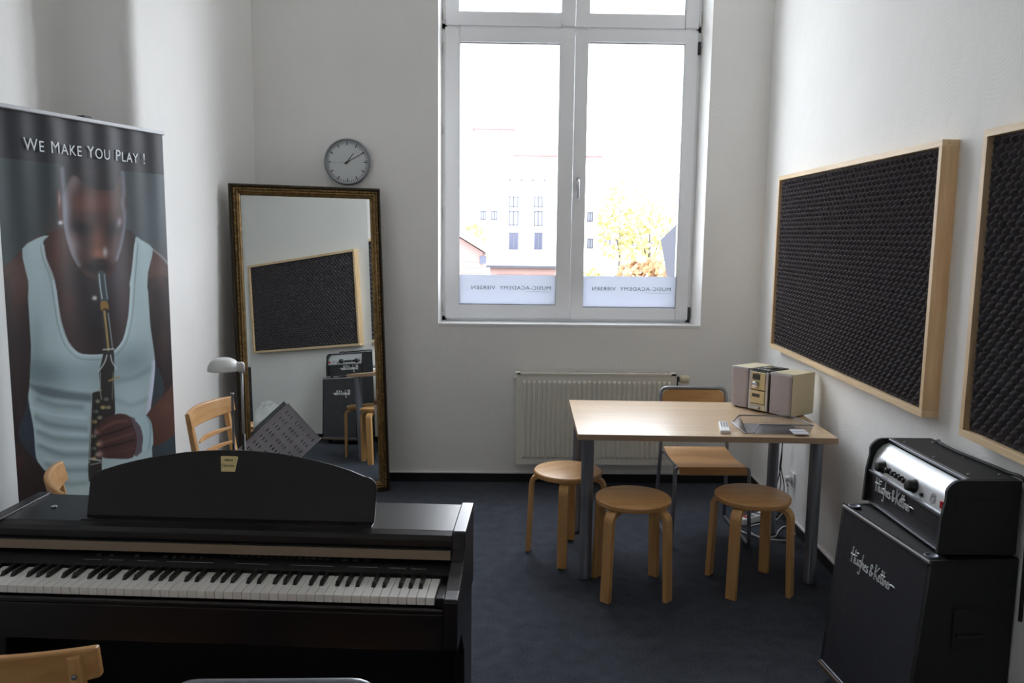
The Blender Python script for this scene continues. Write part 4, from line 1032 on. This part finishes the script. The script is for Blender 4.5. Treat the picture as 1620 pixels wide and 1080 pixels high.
tag(wb_, 'narrow white board leaning on the right wall, seen only in the mirror', 'board')

# ------------------------------------------------------------------ roll-up banner with a printed portrait
a17 = R(17)
bdx = Vector((math.sin(a17), math.cos(a17), 0)); bdy = Vector((-math.cos(a17), math.sin(a17), 0))
ban = thing('rollup_banner', 'tall roll-up banner printed with a saxophone player in a white vest', 'banner')
ban.matrix_world = frame_mx((-1.438, 3.65, 0), bdx, bdy, ez)
BW, BZ0, BZ1 = 0.835, 0.10, 2.052
gw, gh = 330, 770
Sx, Zx = np.meshgrid(np.linspace(-BW, 0, gw + 1), np.linspace(BZ0, BZ1, gh + 1))
# print layout: drawing coordinates of the artwork on the cloth
HM = np.array([[1132.429, -89.474, 1094.589], [356.281, -1365.89, 3555.597], [0.954, -0.13, 3.805]])
den = HM[2, 0] * Sx + HM[2, 1] * Zx + HM[2, 2]
U = (HM[0, 0] * Sx + HM[0, 1] * Zx + HM[0, 2]) / den; V = (HM[1, 0] * Sx + HM[1, 1] * Zx + HM[1, 2]) / den
IMG = np.zeros(U.shape + (3,))
def l3(c): return np.array(lin(c)[:3])
def A_(pts): return [(x / 3.273, 150 + y / 3.273) for (x, y) in pts]
def B_(pts): return [(x / 3.087, 450 + y / 3.087) for (x, y) in pts]
def polymask(pts, soft):
    ins = np.zeros(U.shape, bool); dist = np.full(U.shape, 1e9); n = len(pts)
    for i in range(n):
        x1, y1 = pts[i]; x2, y2 = pts[(i + 1) % n]
        c = ((y1 > V) != (y2 > V))
        with np.errstate(divide='ignore', invalid='ignore'):
            xi = (x2 - x1) * (V - y1) / (y2 - y1 if y2 != y1 else 1e-9) + x1
        ins ^= (c & (U < xi))
        dx, dy = x2 - x1, y2 - y1; L2 = dx * dx + dy * dy + 1e-9
        t = np.clip(((U - x1) * dx + (V - y1) * dy) / L2, 0, 1)
        dist = np.minimum(dist, np.hypot(U - x1 - t * dx, V - y1 - t * dy))
    sd = np.where(ins, dist, -dist)
    return np.clip(0.5 + sd / soft, 0, 1)
def put(mask, c):
    global IMG
    IMG = IMG * (1 - mask[..., None]) + l3(c) * mask[..., None]
def curved(p, closed, n=3):
    q = []; k = len(p)
    for i in range(k if closed else k - 1):
        p0, p1, p2, p3 = (p[(i - 1) % k], p[i], p[(i + 1) % k], p[(i + 2) % k]) if closed else (p[max(i - 1, 0)], p[i], p[i + 1], p[min(i + 2, k - 1)])
        for j in range(n):
            t = j / n
            q.append(tuple(0.5 * (2 * p1[e] + (p2[e] - p0[e]) * t * 0.8 + (0.8 * (2 * p0[e] + p3[e] - p2[e] - 2 * p1[e]) + (p2[e] - p1[e]) * 1.2 * 3 - 0.0 * p0[e]) * 0 + ((p2[e] - p1[e]) * 6 - 2 * 0.8 * (p2[e] - p0[e]) - 0.8 * (p3[e] - p1[e])) * t * t + (0.8 * (p2[e] - p0[e]) + 0.8 * (p3[e] - p1[e]) - 4 * (p2[e] - p1[e])) * t ** 3) for e in (0, 1)))
    if not closed: q.append(p[-1])
    return q
def poly(pts, c, soft=1.2, a=1.0, conv=None, within=None):
    p = curved(conv(pts), True) if conv else pts
    m = polymask(p, soft) * a
    if within is not None: m = m * within
    put(m, c)
def blob(x, y, rx, ry, c, a=1.0, conv=None, ang=0.0, p=1.0, within=None):
    s = 3.273 if conv is A_ else (3.087 if conv is B_ else 1.0)
    (cx, cy), = (conv([(x, y)]) if conv else [(x, y)])
    dx, dy = U - cx, V - cy; ca_, sa_ = math.cos(ang), math.sin(ang)
    e = ((dx * ca_ + dy * sa_) / (rx / s)) ** 2 + ((-dx * sa_ + dy * ca_) / (ry / s)) ** 2
    m = np.exp(-(e ** p)) * a
    if within is not None: m = m * within
    put(m, c)
def line(pts, c, w, a=1.0, conv=None, soft=1.0, within=None):
    p = curved(conv(pts), False) if conv else pts
    s = 3.273 if conv is A_ else (3.087 if conv is B_ else 1.0)
    dist = np.full(U.shape, 1e9)
    for i in range(len(p) - 1):
        x1, y1 = p[i]; x2, y2 = p[i + 1]; dx, dy = x2 - x1, y2 - y1; L2 = dx * dx + dy * dy + 1e-9
        t = np.clip(((U - x1) * dx + (V - y1) * dy) / L2, 0, 1)
        dist = np.minimum(dist, np.hypot(U - x1 - t * dx, V - y1 - t * dy))
    m = np.clip(0.5 + (w / s / 2 - dist) / soft, 0, 1) * a
    if within is not None: m = m * within
    put(m, c)
# backdrop
IMG[:] = l3((62, 72, 76))
blob(20, 300, 60, 240, (74, 88, 90), 0.8); blob(245, 330, 50, 130, (98, 110, 116), 0.8)
blob(60, 330, 26, 120, (50, 60, 62), 0.6); blob(215, 300, 16, 90, (62, 70, 74), 0.7); blob(40, 700, 30, 90, (56, 66, 76), 0.8); blob(262, 640, 30, 60, (64, 78, 88), 0.7)
# shoulders, arms
SK, SKD, SKL = (84, 65, 59), (58, 47, 47), (128, 104, 95)
poly([(215, 735), (120, 800), (60, 860), (15, 900), (10, 1100), (300, 1100), (340, 700), (600, 700), (660, 720), (710, 745), (800, 800), (868, 870), (880, 1100), (250, 1100)], SK, 3, conv=A_)
poly([(15, -20), (160, -20), (155, 480), (120, 640), (90, 725), (125, 790), (225, 905), (290, 1010), (290, 1200), (60, 1200), (60, 900), (40, 500)], SKD, 3, conv=B_)
poly([(715, -20), (835, -20), (850, 300), (856, 500), (870, 700), (760, 790), (715, 640), (800, 515), (760, 400), (735, 200)], SKD, 3, conv=B_)
blob(110, 950, 70, 90, SKL, 0.55, A_); blob(95, 60, 40, 120, (104, 74, 66), 0.5, B_); blob(70, 870, 40, 60, (84, 56, 50), 0.6, B_, 0.8)
blob(820, 900, 40, 90, (128, 96, 88), 0.5, A_); blob(800, 280, 26, 90, (84, 62, 60), 0.5, B_); blob(800, 610, 70, 50, (104, 74, 66), 0.8, B_, -0.8)
line([(790, 800), (840, 840), (868, 872)], (170, 180, 185), 8, 0.6, A_, 3)
poly([(90, 725), (120, 640), (150, 540), (170, 700), (185, 850), (215, 900), (125, 795)], (58, 68, 78), 3, conv=B_)
poly([(762, 395), (802, 512), (735, 640), (748, 500)], (62, 76, 84), 2.5, conv=B_)
poly([(750, 790), (875, 700), (880, 800), (740, 830)], (62, 78, 88), 2.5, conv=B_)
# chest
chest = [(225, 735), (340, 690), (640, 690), (705, 745), (690, 900), (668, 1085), (288, 1085), (265, 980), (235, 850)]
poly(chest, (66, 50, 49), 3, conv=A_)
poly([(258, -30), (645, -30), (632, 150), (602, 270), (545, 332), (460, 344), (385, 336), (328, 280), (290, 170)], (66, 50, 49), 3, conv=B_)
blob(300, 800, 60, 160, (110, 74, 64), 0.7, A_); blob(420, 1010, 90, 120, (46, 36, 42), 0.8, A_); blob(610, 960, 60, 150, (92, 84, 96), 0.5, A_)
blob(480, 160, 90, 170, (24, 20, 26), 0.85, B_); blob(330, 90, 40, 110, (92, 60, 56), 0.6, B_); blob(600, 120, 34, 120, (84, 66, 74), 0.5, B_)
# white vest
torso = [(143, -20), (262, -20), (290, 170), (328, 280), (385, 336), (460, 344), (545, 332), (602, 270), (632, 150), (645, -20), (716, -20), (735, 200), (757, 370), (750, 500), (735, 640), (745, 830), (745, 1300), (290, 1300), (290, 1010), (215, 900), (180, 845), (168, 700), (142, 560), (148, 490), (155, 300)]
poly(torso, (176, 194, 198), 1.3, conv=B_)
TM = polymask(curved(B_(torso), True), 1.3)
poly([(118, 797), (215, 735), (252, 732), (226, 760), (236, 850), (275, 985), (200, 1000), (154, 1000), (148, 960)], (176, 194, 198), 1.4, conv=A_)
poly([(703, 742), (730, 750), (792, 797), (768, 920), (758, 1000), (676, 1000), (688, 900)], (176, 194, 198), 1.4, conv=A_)
blob(200, 430, 150, 75, (108, 128, 134), 0.85, B_, 0.15, 1.2, TM); blob(640, 380, 110, 90, (116, 136, 142), 0.7, B_, -0.5, 1.0, TM)
blob(420, 700, 260, 260, (150, 168, 174), 0.5, B_, 0, 1, TM); blob(420, 430, 170, 60, (140, 160, 164), 0.6, B_, 0, 1, TM)
blob(180, 300, 40, 170, (120, 140, 146), 0.5, B_, 0, 1, TM)
poly([(145, 488), (230, 500), (330, 520), (480, 540), (480, 575), (300, 560), (200, 540)], (92, 106, 112), 7, 0.8, B_, TM)
for (pts, w, a) in (([(190, 560), (270, 590), (400, 600)], 22, .55), ([(180, 650), (250, 685), (420, 705)], 20, .6), ([(190, 720), (280, 755), (430, 762)], 18, .55),
                    ([(200, 790), (300, 830), (430, 832)], 20, .6), ([(230, 880), (310, 905), (430, 905)], 16, .55), ([(280, 955), (340, 975), (420, 968)], 16, .5), ([(560, 560), (640, 590), (720, 560)], 16, .35), ([(570, 470), (660, 455), (740, 410)], 18, .4)):
    line(pts, (92, 110, 116), w, a, B_, 9, TM)
for (pts, w, a) in (([(160, 600), (260, 635), (420, 650)], 20, .6), ([(180, 690), (260, 722), (420, 735)], 16, .6), ([(195, 765), (280, 795), (430, 800)], 16, .6), ([(220, 850), (310, 868), (430, 870)], 14, .6), ([(148, 520), (160, 640), (176, 760)], 12, .5)):
    line(pts, (186, 206, 212), w, a, B_, 5, TM)
line([(755, 380), (745, 500), (728, 630)], (214, 216, 236), 18, .8, B_, 5, TM)
line([(212, -190), (224, -124), (262, -20), (292, 170), (330, 280), (386, 338), (462, 347), (546, 335), (604, 272), (634, 150), (647, -20), (652, -77), (664, -200)], (196, 212, 216), 10, .7, B_, 1.5)
line([(200, -190), (212, -124), (248, -20), (278, 180), (316, 295), (380, 358), (462, 368), (552, 354), (618, 282), (650, 150), (662, -20), (676, -200)], (112, 130, 136), 5, .6, B_, 1.5)
# head
head = [(312, 375), (308, 440), (316, 520), (322, 600), (328, 660), (344, 740), (374, 830), (408, 890), (450, 936), (520, 962), (576, 938), (606, 870), (636, 780), (655, 680), (662, 560), (656, 470), (648, 395), (560, 330), (400, 330)]
poly([(292, 500), (300, 488), (316, 530), (332, 610), (328, 668), (308, 650), (294, 590)], (104, 72, 66), 1.2, conv=A_)
poly(head, (78, 56, 52), 1.6, conv=A_)
HD = polymask(curved(A_(head), True), 1.6)
blob(480, 560, 130, 60, (124, 82, 70), 0.8, A_, 0, 1.2, HD); blob(388, 450, 28, 60, (150, 132, 134), 0.7, A_, 0.2, 1, HD)
blob(470, 640, 150, 26, (84, 58, 54), 0.7, A_, 0, 1, HD); blob(425, 690, 62, 36, (22, 17, 20), 0.95, A_, 0.15, 1.3, HD); blob(596, 690, 48, 40, (22, 17, 21), 0.95, A_, -0.3, 1.3, HD)
blob(510, 760, 34, 70, (132, 90, 74), 0.85, A_, 0, 1, HD); blob(512, 822, 44, 30, (158, 112, 88), 0.85, A_, 0, 1, HD)
blob(545, 815, 10, 22, (214, 214, 214), 0.7, A_, 0, 1, HD); blob(515, 862, 50, 14, (28, 20, 22), 0.9, A_, 0, 1, HD)
blob(380, 780, 34, 80, (160, 144, 148), 0.75, A_, -0.3, 1, HD); blob(345, 600, 22, 120, (150, 150, 162), 0.6, A_, 0, 1, HD); blob(440, 840, 40, 60, (80, 58, 54), 0.7, A_, 0, 1, HD); blob(590, 800, 26, 80, (120, 98, 100), 0.6, A_, 0.2, 1, HD)
blob(500, 895, 75, 30, (22, 17, 20), 0.95, A_, 0, 1.4, HD); blob(455, 925, 34, 16, (90, 66, 64), 0.6, A_, 0.5, 1, HD)
blob(620, 660, 14, 22, (170, 160, 170), 0.7, A_, 0.3, 1, HD)
hair = [(305, 330), (660, 330), (662, 470), (640, 440), (625, 425), (600, 470), (580, 494), (500, 490), (440, 466), (404, 424), (378, 420), (350, 470), (322, 520), (312, 440)]
poly(hair, (46, 44, 50), 4, 0.92, A_, HD)
blob(470, 400, 50, 26, (72, 66, 72), 0.5, A_, 0, 1, HD)
line([(322, 385), (330, 480), (334, 560), (338, 660), (352, 740), (384, 830), (408, 880)], (170, 178, 192), 16, .55, A_, 9, HD)
line([(642, 400), (646, 500), (640, 560), (652, 640), (640, 740), (606, 850)], (166, 174, 192), 14, .55, A_, 7, HD)
blob(306, 540, 5, 30, (180, 168, 172), 0.7, A_); blob(312, 662, 11, 9, (236, 240, 244), 0.95, A_)
# saxophone
poly([(478, -60), (514, -60), (520, 0), (530, 60), (522, 100), (496, 100), (486, 40)], (70, 84, 88), 1.2, conv=B_)
line([(486, -50), (490, 0), (500, 70)], (186, 200, 204), 5, .9, B_, 1); line([(510, -50), (516, 0), (524, 70)], (150, 166, 170), 5, .9, B_, 1)
blob(464, 66, 10, 9, (220, 222, 220), 0.9, B_)
poly([(493, 84), (524, 84), (530, 126), (497, 130)], (150, 118, 62), 1, conv=B_)
sax = [(497, 128), (531, 124), (545, 230), (555, 310), (558, 400), (556, 470), (560, 560), (560, 640), (520, 700), (500, 860), (498, 960), (436, 960), (440, 760), (452, 600), (454, 530), (492, 510), (486, 430), (506, 330), (505, 220)]
poly(sax, (56, 54, 52), 1.2, conv=B_)
line([(510, 130), (520, 220), (530, 320)], (178, 156, 102), 9, .9, B_, 1.5); line([(528, 140), (540, 230), (550, 318)], (160, 170, 170), 4, .9, B_, 1.2)
line([(484, 425), (512, 380), (522, 345)], (196, 204, 204), 5, .9, B_, 1.2); line([(572, 412), (548, 380), (540, 345)], (196, 204, 204), 5, .9, B_, 1.2)
line([(505, 318), (556, 314)], (200, 206, 204), 6, .8, B_, 1.2); line([(492, 430), (492, 520), (498, 560)], (150, 150, 140), 5, .8, B_, 1.2)
line([(552, 430), (548, 560)], (130, 128, 116), 5, .7, B_, 1.2); line([(534, 470), (580, 450)], (170, 150, 104), 9, .8, B_, 1.5)
line([(450, 530), (446, 700), (440, 870)], (160, 166, 160), 5, .85, B_, 1.2); line([(450, 526), (495, 516)], (170, 176, 170), 6, .8, B_, 1.2)
for i, (x, y) in enumerate(((478, 570), (505, 600), (470, 620), (490, 650), (465, 670), (478, 710), (460, 740), (485, 780), (462, 800), (480, 830), (462, 850), (520, 560), (530, 600))):
    blob(x, y, 12, 9, [(150, 146, 128), (176, 160, 116), (120, 124, 122)][i % 3], 0.85, B_, 0, 2)
line([(440, 850), (495, 860)], (190, 196, 196), 6, .8, B_, 1.2); line([(445, 880), (500, 868)], (150, 156, 156), 5, .8, B_, 1.2)
line([(470, 560), (462, 700), (458, 840)], (28, 26, 28), 6, .7, B_, 2)
# forearm, band, hand
poly([(856, 490), (800, 540), (715, 640), (745, 700), (752, 792), (880, 700)], (96, 68, 60), 2, conv=B_)
blob(800, 610, 60, 50, (118, 84, 74), 0.6, B_, -0.8)
poly([(632, 645), (668, 655), (715, 650), (740, 690), (735, 800), (700, 812), (660, 838), (640, 700)], (104, 96, 104), 2, conv=B_)
poly([(660, 655), (715, 640), (742, 680), (750, 770), (738, 800), (697, 815), (702, 750), (688, 692)], (172, 194, 198), 1.3, conv=B_)
line([(722, 646), (738, 700), (730, 800)], (122, 146, 152), 6, .7, B_, 2)
poly([(470, 715), (482, 690), (520, 652), (575, 630), (630, 640), (655, 690), (672, 760), (650, 845), (560, 850), (505, 845), (484, 800), (500, 765), (486, 742)], (84, 60, 58), 1.8, conv=B_)
line([(486, 742), (560, 720), (640, 690)], (30, 24, 25), 7, .85, B_, 3); line([(494, 800), (580, 780), (655, 760)], (30, 22, 24), 7, .85, B_, 3)
line([(500, 705), (560, 672), (620, 665)], (124, 92, 86), 14, .6, B_, 4); line([(505, 770), (580, 748), (650, 728)], (112, 82, 78), 14, .6, B_, 4); line([(515, 825), (590, 812), (650, 800)], (98, 72, 68), 12, .6, B_, 4)
blob(474, 722, 12, 12, (158, 128, 124), 0.8, B_); blob(490, 776, 12, 14, (158, 128, 124), 0.8, B_); blob(490, 828, 14, 14, (170, 146, 142), 0.8, B_)
# dark title band on top
poly([(-60, 120), (300, 190), (262, 277), (-60, 243)], (50, 50, 56), 1.2)
IMG = np.clip(IMG, 0, 1)
IMG = np.clip(1.12 * IMG ** 1.16, 0, 1)        # print contrast
VG = np.stack([Sx.ravel(), (0.0025 * np.sin(Sx * 46 + 0.6) * np.clip((Zx - 1.2) / 0.8, 0, 1) + 0.0018 * np.sin(Sx * 23)).ravel(), Zx.ravel()], 1)
i_, j_ = np.meshgrid(np.arange(gw), np.arange(gh)); b0 = (j_ * (gw + 1) + i_).ravel()
FG = np.stack([b0, b0 + 1, b0 + gw + 2, b0 + gw + 1], 1)
me = bpy.data.meshes.new('printed_cloth'); me.vertices.add(len(VG)); me.vertices.foreach_set('co', VG.ravel())
me.loops.add(FG.size); me.loops.foreach_set('vertex_index', FG.ravel()); me.polygons.add(len(FG)); me.polygons.foreach_set('loop_start', np.arange(len(FG)) * 4)
me.polygons.foreach_set('use_smooth', np.ones(len(FG), bool)); me.update(); me.validate()
at = me.color_attributes.new('print', 'FLOAT_COLOR', 'POINT')
rgba = np.ones((len(VG), 4)); rgba[:, :3] = IMG.reshape(-1, 3); at.data.foreach_set('color', rgba.ravel())
mm, nt, N, L, b = new_mat('banner_print')
an = N.new('ShaderNodeAttribute'); an.attribute_name = 'print'; L.new(an.outputs['Color'], b.inputs['Base Color'])
b.inputs['Roughness'].default_value = 0.5; b.inputs['Specular IOR Level'].default_value = 0.22
me.materials.append(mm)
po = bpy.data.objects.new('printed_cloth', me); COL.objects.link(po); po.parent = ban
cu = bpy.data.curves.new('title', 'FONT'); cu.body = 'We Make You Play !'; cu.size = 0.062; cu.extrude = 0.0003; cu.small_caps_scale = 0.88; cu.space_character = 1.12; cu.space_word = 1.25; cu.offset = 0.0
for ch in cu.body_format: ch.use_small_caps = True
to = bpy.data.objects.new('t_src', cu); COL.objects.link(to); bpy.context.view_layer.update()
tm = bpy.data.meshes.new_from_object(to); bpy.data.objects.remove(to); tm.materials.clear(); tm.materials.append(plain('title_ink', (225, 232, 238), 0.5))
xs_ = [v.co.x for v in tm.vertices]; wdt = max(xs_) - min(xs_)
tt_ = bpy.data.objects.new('lettering', tm); COL.objects.link(tt_); tt_.parent = po
tt_.matrix_local = frame_mx((-0.722, -0.0045, 1.918), (1, 0, 0), (0, 0, 1), (0, -1, 0)) @ Matrix.Diagonal((0.60 / wdt, 1, 1, 1))
MB().box(-BW - 0.004, 0.006, -0.008, 0.008, BZ1 - 0.004, BZ1 + 0.012).obj('top_rail', M['satin'], ban, 0.004)
MB().prism([(-0.06, 0.0), (0.06, 0.0), (0.056, 0.045), (0.035, 0.085), (0.010, 0.10), (-0.02, 0.10), (-0.045, 0.07), (-0.058, 0.035)], -BW - 0.01, 0.01, 'X').obj('base_cassette', M['silver'], ban, 0.004)
MB().cyl((-BW / 2, 0.03, 0.05), (-BW / 2, 0.03, BZ1 + 0.01), 0.008, 10).obj('support_pole', M['tube'], ban)
MB().box(-BW / 2 - 0.02, -BW / 2 + 0.02, 0.0, 0.035, BZ1 + 0.005, BZ1 + 0.022).obj('pole_clip', M['gasket'], ban, 0.003)

# ------------------------------------------------------------------ outside the window
GZ = -5.5
struct(MB().box(-150, 150, 6.5, 220, GZ - 0.3, GZ).obj('floor_outside', plain('pale_paving', (150, 150, 146), 0.9)))
def ext(name, label, cat, D, group=None):
    return thing(name, label, cat, (0, 0, 0), 0, group)
def K(x, z, D, D0=30.0):       # same bearing, scaled from a 30 m survey plane
    k = D / D0; return x * k, 1.65 + (z - 1.65) * k
m_render = plain('white_render', (236, 235, 232), 0.9); m_trimp = plain('pink_coping', (96, 70, 70), 0.8)
m_pane = plain('dark_window_pane', (50, 54, 74), 0.2); m_frame = plain('grey_window_frame', (60, 62, 74), 0.6)
m_brick = plain('red_brick', (126, 102, 98), 0.9); m_slate = plain('grey_slate', (54, 55, 63), 0.8)
m_leafy = plain('yellow_leaves', (148, 140, 84), 0.9, noise=0.3, nscale=3); m_leafo = plain('orange_leaves', (138, 104, 72), 0.9, noise=0.3, nscale=3)
m_bark = plain('bark', (84, 78, 72), 0.95)
D = 75.0
bl = thing('white_building', 'large white rendered building with a stepped parapet straight across the yard', 'building')
xa, zt1 = K(-0.86, 5.26, D); xb, _ = K(0.535, 5, D); xc, zt2 = K(3.66, 4.36, D)
MB().box(xa, xb, D, D + 14, GZ, zt1).box(xb, xc, D, D + 14, GZ, zt2).obj('wall', m_render, bl)
MB().box(xa - 0.15, xb + 0.1, D - 0.15, D + 14, zt1, zt1 + 0.16).box(xb, xc + 0.15, D - 0.15, D + 14, zt2, zt2 + 0.16).obj('parapet_coping', m_trimp, bl)
for (x0_, z1_, x1_, z0_, dark) in ((0.40, 2.974, 0.745, 2.576, 0), (1.306, 2.986, 1.62, 2.587, 0), (0.406, 2.46, 0.754, 1.925, 0), (1.31, 2.46, 1.62, 1.925, 0), (0.415, 1.696, 0.765, 1.066, 1), (1.326, 1.706, 1.633, 1.076, 1), (-0.614, 2.447, -0.407, 2.113, 0), (-0.229, 2.452, 0.001, 2.118, 0), (3.224, 2.45, 3.438, 2.093, 0), (3.247, 1.503, 3.462, 1.143, 0)):
    X0, Z0 = K(x0_, z0_, D); X1, Z1 = K(x1_, z1_, D)
    fr_ = MB(); t = 0.09
    fr_.box(X0, X1, D - 0.06, D, Z0, Z0 + t).box(X0, X1, D - 0.06, D, Z1 - t, Z1).box(X0, X0 + t, D - 0.06, D, Z0, Z1).box(X1 - t, X1, D - 0.06, D, Z0, Z1).box((X0 + X1) / 2 - t / 2, (X0 + X1) / 2 + t / 2, D - 0.06, D, Z0, Z1)
    fo = fr_.obj('window_frame', m_frame, bl)
    MB().box(X0 + 0.03, X1 - 0.03, D - 0.03, D - 0.01, Z0 + 0.03, Z1 - 0.03).obj('window_pane', m_pane if dark else plain('curtained_pane', (100, 102, 112), 0.4), fo)
for i in range(4):
    X0, Z0 = K(0.40 + i * 0.41, 3.50, D); 
    MB().box(X0, X0 + 0.22, D - 0.05, D, Z0, Z0 + 0.2).obj('vent', m_frame, bl)
# red brick house on the left and its garage row
D2 = 32.0
bh = thing('brick_house', 'red brick house with a pitched roof at the lower left of the window view', 'building')
def k2(x, z): return K(x, z, D2)
(xl, zr), (xr, ze) = k2(-2.6, 2.55), k2(-0.36, 0.96)
_, zb_ = k2(0, -1.2)
MB().prism([(xl, GZ), (xr - 0.15, GZ), (xr - 0.15, ze), (xl, zr - 0.35)], D2, D2 + 9, 'Y').obj('wall', m_brick, bh)
MB().prism([(xl, zr), (xr + 0.15, ze + 0.02), (xr + 0.15, ze - 0.12), (xl, zr - 0.3)], D2 - 0.3, D2 + 9.2, 'Y').obj('roof', plain('roof_tile', (134, 118, 115), 0.8), bh)
cl = MB()
for i in range(9): cl.box(xl, xr - 0.14, D2 - 0.03, D2 - 0.005, ze - 0.35 - i * 0.22, ze - 0.33 - i * 0.22)
cl.obj('cladding_board', plain('pale_board_joint', (150, 128, 122), 0.9), bh)
X0, Z0 = k2(-0.62, 0.55); MB().box(X0, X0 + 0.25, D2 - 0.06, D2 - 0.01, Z0, Z0 + 0.3).obj('window_pane', m_pane, bh)
X0, Z0 = k2(-1.40, 1.7); MB().box(X0 - 0.2, X0 + 0.2, D2 + 1, D2 + 1.6, Z0, Z0 + 1.1).obj('chimney', m_brick, bh)
D3 = 45.0
gg = thing('garage_row', 'low red brick garage row in front of the white building', 'building')
X0, Z1 = K(-0.26, 0.42, D3); X1, _ = K(2.15, 0, D3)
MB().box(X0, X1, D3, D3 + 5, GZ, Z1).obj('wall', plain('pink_brick', (134, 110, 105), 0.9), gg)
MB().box(X0 - 0.2, X1 + 0.2, D3 - 0.3, D3 + 5.2, Z1, Z1 + 0.12).obj('flat_roof', m_slate, gg)
for i in range(2): MB().box(X0 + 0.4 + i * 1.75, X0 + 1.9 + i * 1.75, D3 - 0.05, D3 - 0.005, GZ, Z1 - 0.35).obj('garage_door', plain('garage_door_red', (104, 80, 76), 0.7), gg)
D4 = 95.0
lb = thing('long_hall', 'long pale low hall with a window band behind the yellow trees', 'building')
X0, Z1 = K(4.961 * 0.75, 1.80, D4); X1, _ = K(6.3, 0, D4)
MB().box(X0, X1, D4, D4 + 10, GZ, Z1).obj('wall', m_render, lb)
_, za_ = K(0, 1.25, D4); _, zb2 = K(0, 1.50, D4)
for i in range(14):
    xx = X0 + 0.4 + i * (X1 - X0 - 0.8) / 14; MB().box(xx, xx + 0.35, D4 - 0.05, D4, za_, zb2).obj('window_pane', m_frame, lb)
D5 = 26.0
dr = thing('slate_roof_house', 'house with a dark slate roof at the lower right of the window view', 'building', (5.14, 26.0, 0), R(-14))
zpk = 1.65 + (2.35 - 1.65) * D5 / 18; zev = 1.65 + (0.86 - 1.65) * D5 / 18 - 1.2
MB().box(0.3, 9, 0, 7, GZ, zev + 0.4).obj('wall', m_brick, dr)
MB().prism([(0, zev + 2.2), (1.1, zpk), (8, zpk), (9.3, zev), (0.45, zev)], -0.4, 7, 'Y').obj('roof', m_slate, dr)
rt = MB()
for i in range(12): rt.box(0.46, 8.9, -0.43, -0.4, zev + 0.22 * i + 0.2, zev + 0.22 * i + 0.23)
rt.obj('slate_courses', m_bark, dr)
def tree(label, x, y, h, r, mt, seed, n=560):
    t = thing('tree', label, 'tree', (x, y, GZ), 0, 'autumn trees outside')
    g = random.Random(seed); MB().tube([(0, 0, 0), (0.05, 0, h * 0.5), (0.0, 0.05, h * 0.8)], [0.16, 0.11, 0.05], 8).tube([(0, 0, h * 0.45), (r * 0.4, 0, h * 0.72)], [0.07, 0.03], 6).tube([(0, 0, h * 0.5), (-r * 0.4, 0.1, h * 0.78)], [0.07, 0.03], 6).obj('trunk', m_bark, t)
    mb = MB()
    for i in range(n):
        while True:
            p = Vector((g.uniform(-1, 1), g.uniform(-1, 1), g.uniform(-1, 1)))
            if 0.2 < p.length < 1: break
        p = Vector((p.x * r, p.y * r, h * 0.70 + p.z * h * 0.30)); s_ = g.uniform(0.08, 0.2)
        a = Vector((g.uniform(-1, 1), g.uniform(-1, 1), g.uniform(-1, 1))).normalized() * s_; c = a.orthogonal().normalized() * s_
        mb.add([p - a - c, p + a - c, p + a + c, p - a + c], [(0, 1, 2, 3)])
    o = mb.obj('foliage', mt, t)
    return t
tree('yellow leaved tree left of the pair above the long hall', 10.6, 72, 11.6, 2.2, m_leafy, 1)
tree('yellow leaved tree with the round crown beside the slate roof', 11.0, 60, 10.2, 2.3, m_leafy, 2)
tree('orange leaved tree low in the right pane, left of the slate roof', 6.9, 38, 6.2, 1.7, m_leafo, 3)
tree('small orange tree low beside the slate roof', 5.6, 30, 5.2, 1.2, m_leafo, 4)
tree('low yellowish bush tree at the left of the right pane', 5.0, 44, 5.3, 1.5, m_leafy, 5, 500)
tree('small yellow tree behind the red brick house roof', -2.2, 60, 8.2, 1.6, m_leafy, 6, 500)

# ------------------------------------------------------------------ daylight
wld = bpy.data.worlds.new('overcast_sky'); S.world = wld; wld.use_nodes = True
wn = wld.node_tree.nodes; wl_ = wld.node_tree.links
bgd = wn['Background']; bgd.inputs['Color'].default_value = (0.885, 0.935, 1.0, 1); bgd.inputs['Strength'].default_value = 22.0
# overcast sky, brighter towards the hidden sun on the right
tcw = wn.new('ShaderNodeTexCoord'); spw = wn.new('ShaderNodeSeparateXYZ'); mrw = wn.new('ShaderNodeMapRange')
wl_.new(tcw.outputs['Generated'], spw.inputs[0]); wl_.new(spw.outputs['X'], mrw.inputs['Value'])
mrw.inputs['From Min'].default_value = -0.8; mrw.inputs['From Max'].default_value = 0.8; mrw.inputs['To Min'].default_value = 7.5; mrw.inputs['To Max'].default_value = 20.0
wl_.new(mrw.outputs['Result'], bgd.inputs['Strength'])
pd = bpy.data.lights.new('window_portal', 'AREA'); pd.shape = 'RECTANGLE'; pd.size = WR1 - WR0; pd.size_y = WZ1 - WZ0
pd.cycles.is_portal = True
po_ = bpy.data.objects.new('window_portal', pd); COL.objects.link(po_)
po_.location = ((WR0 + WR1) / 2, yo + 0.01, (WZ0 + WZ1) / 2); po_.rotation_euler = (R(-90), 0, 0)

# ------------------------------------------------------------------ view
S.view_settings.view_transform = 'Standard'; S.view_settings.look = 'None'; S.view_settings.gamma = 1.0
S.view_settings.exposure = 0.0; S.view_settings.use_curve_mapping = False
S.render.film_transparent = False
try:
    S.cycles.use_denoising = True
    S.cycles.max_bounces = 14; S.cycles.diffuse_bounces = 8; S.cycles.transparent_max_bounces = 16
    S.cycles.sample_clamp_indirect = 30
except Exception: pass
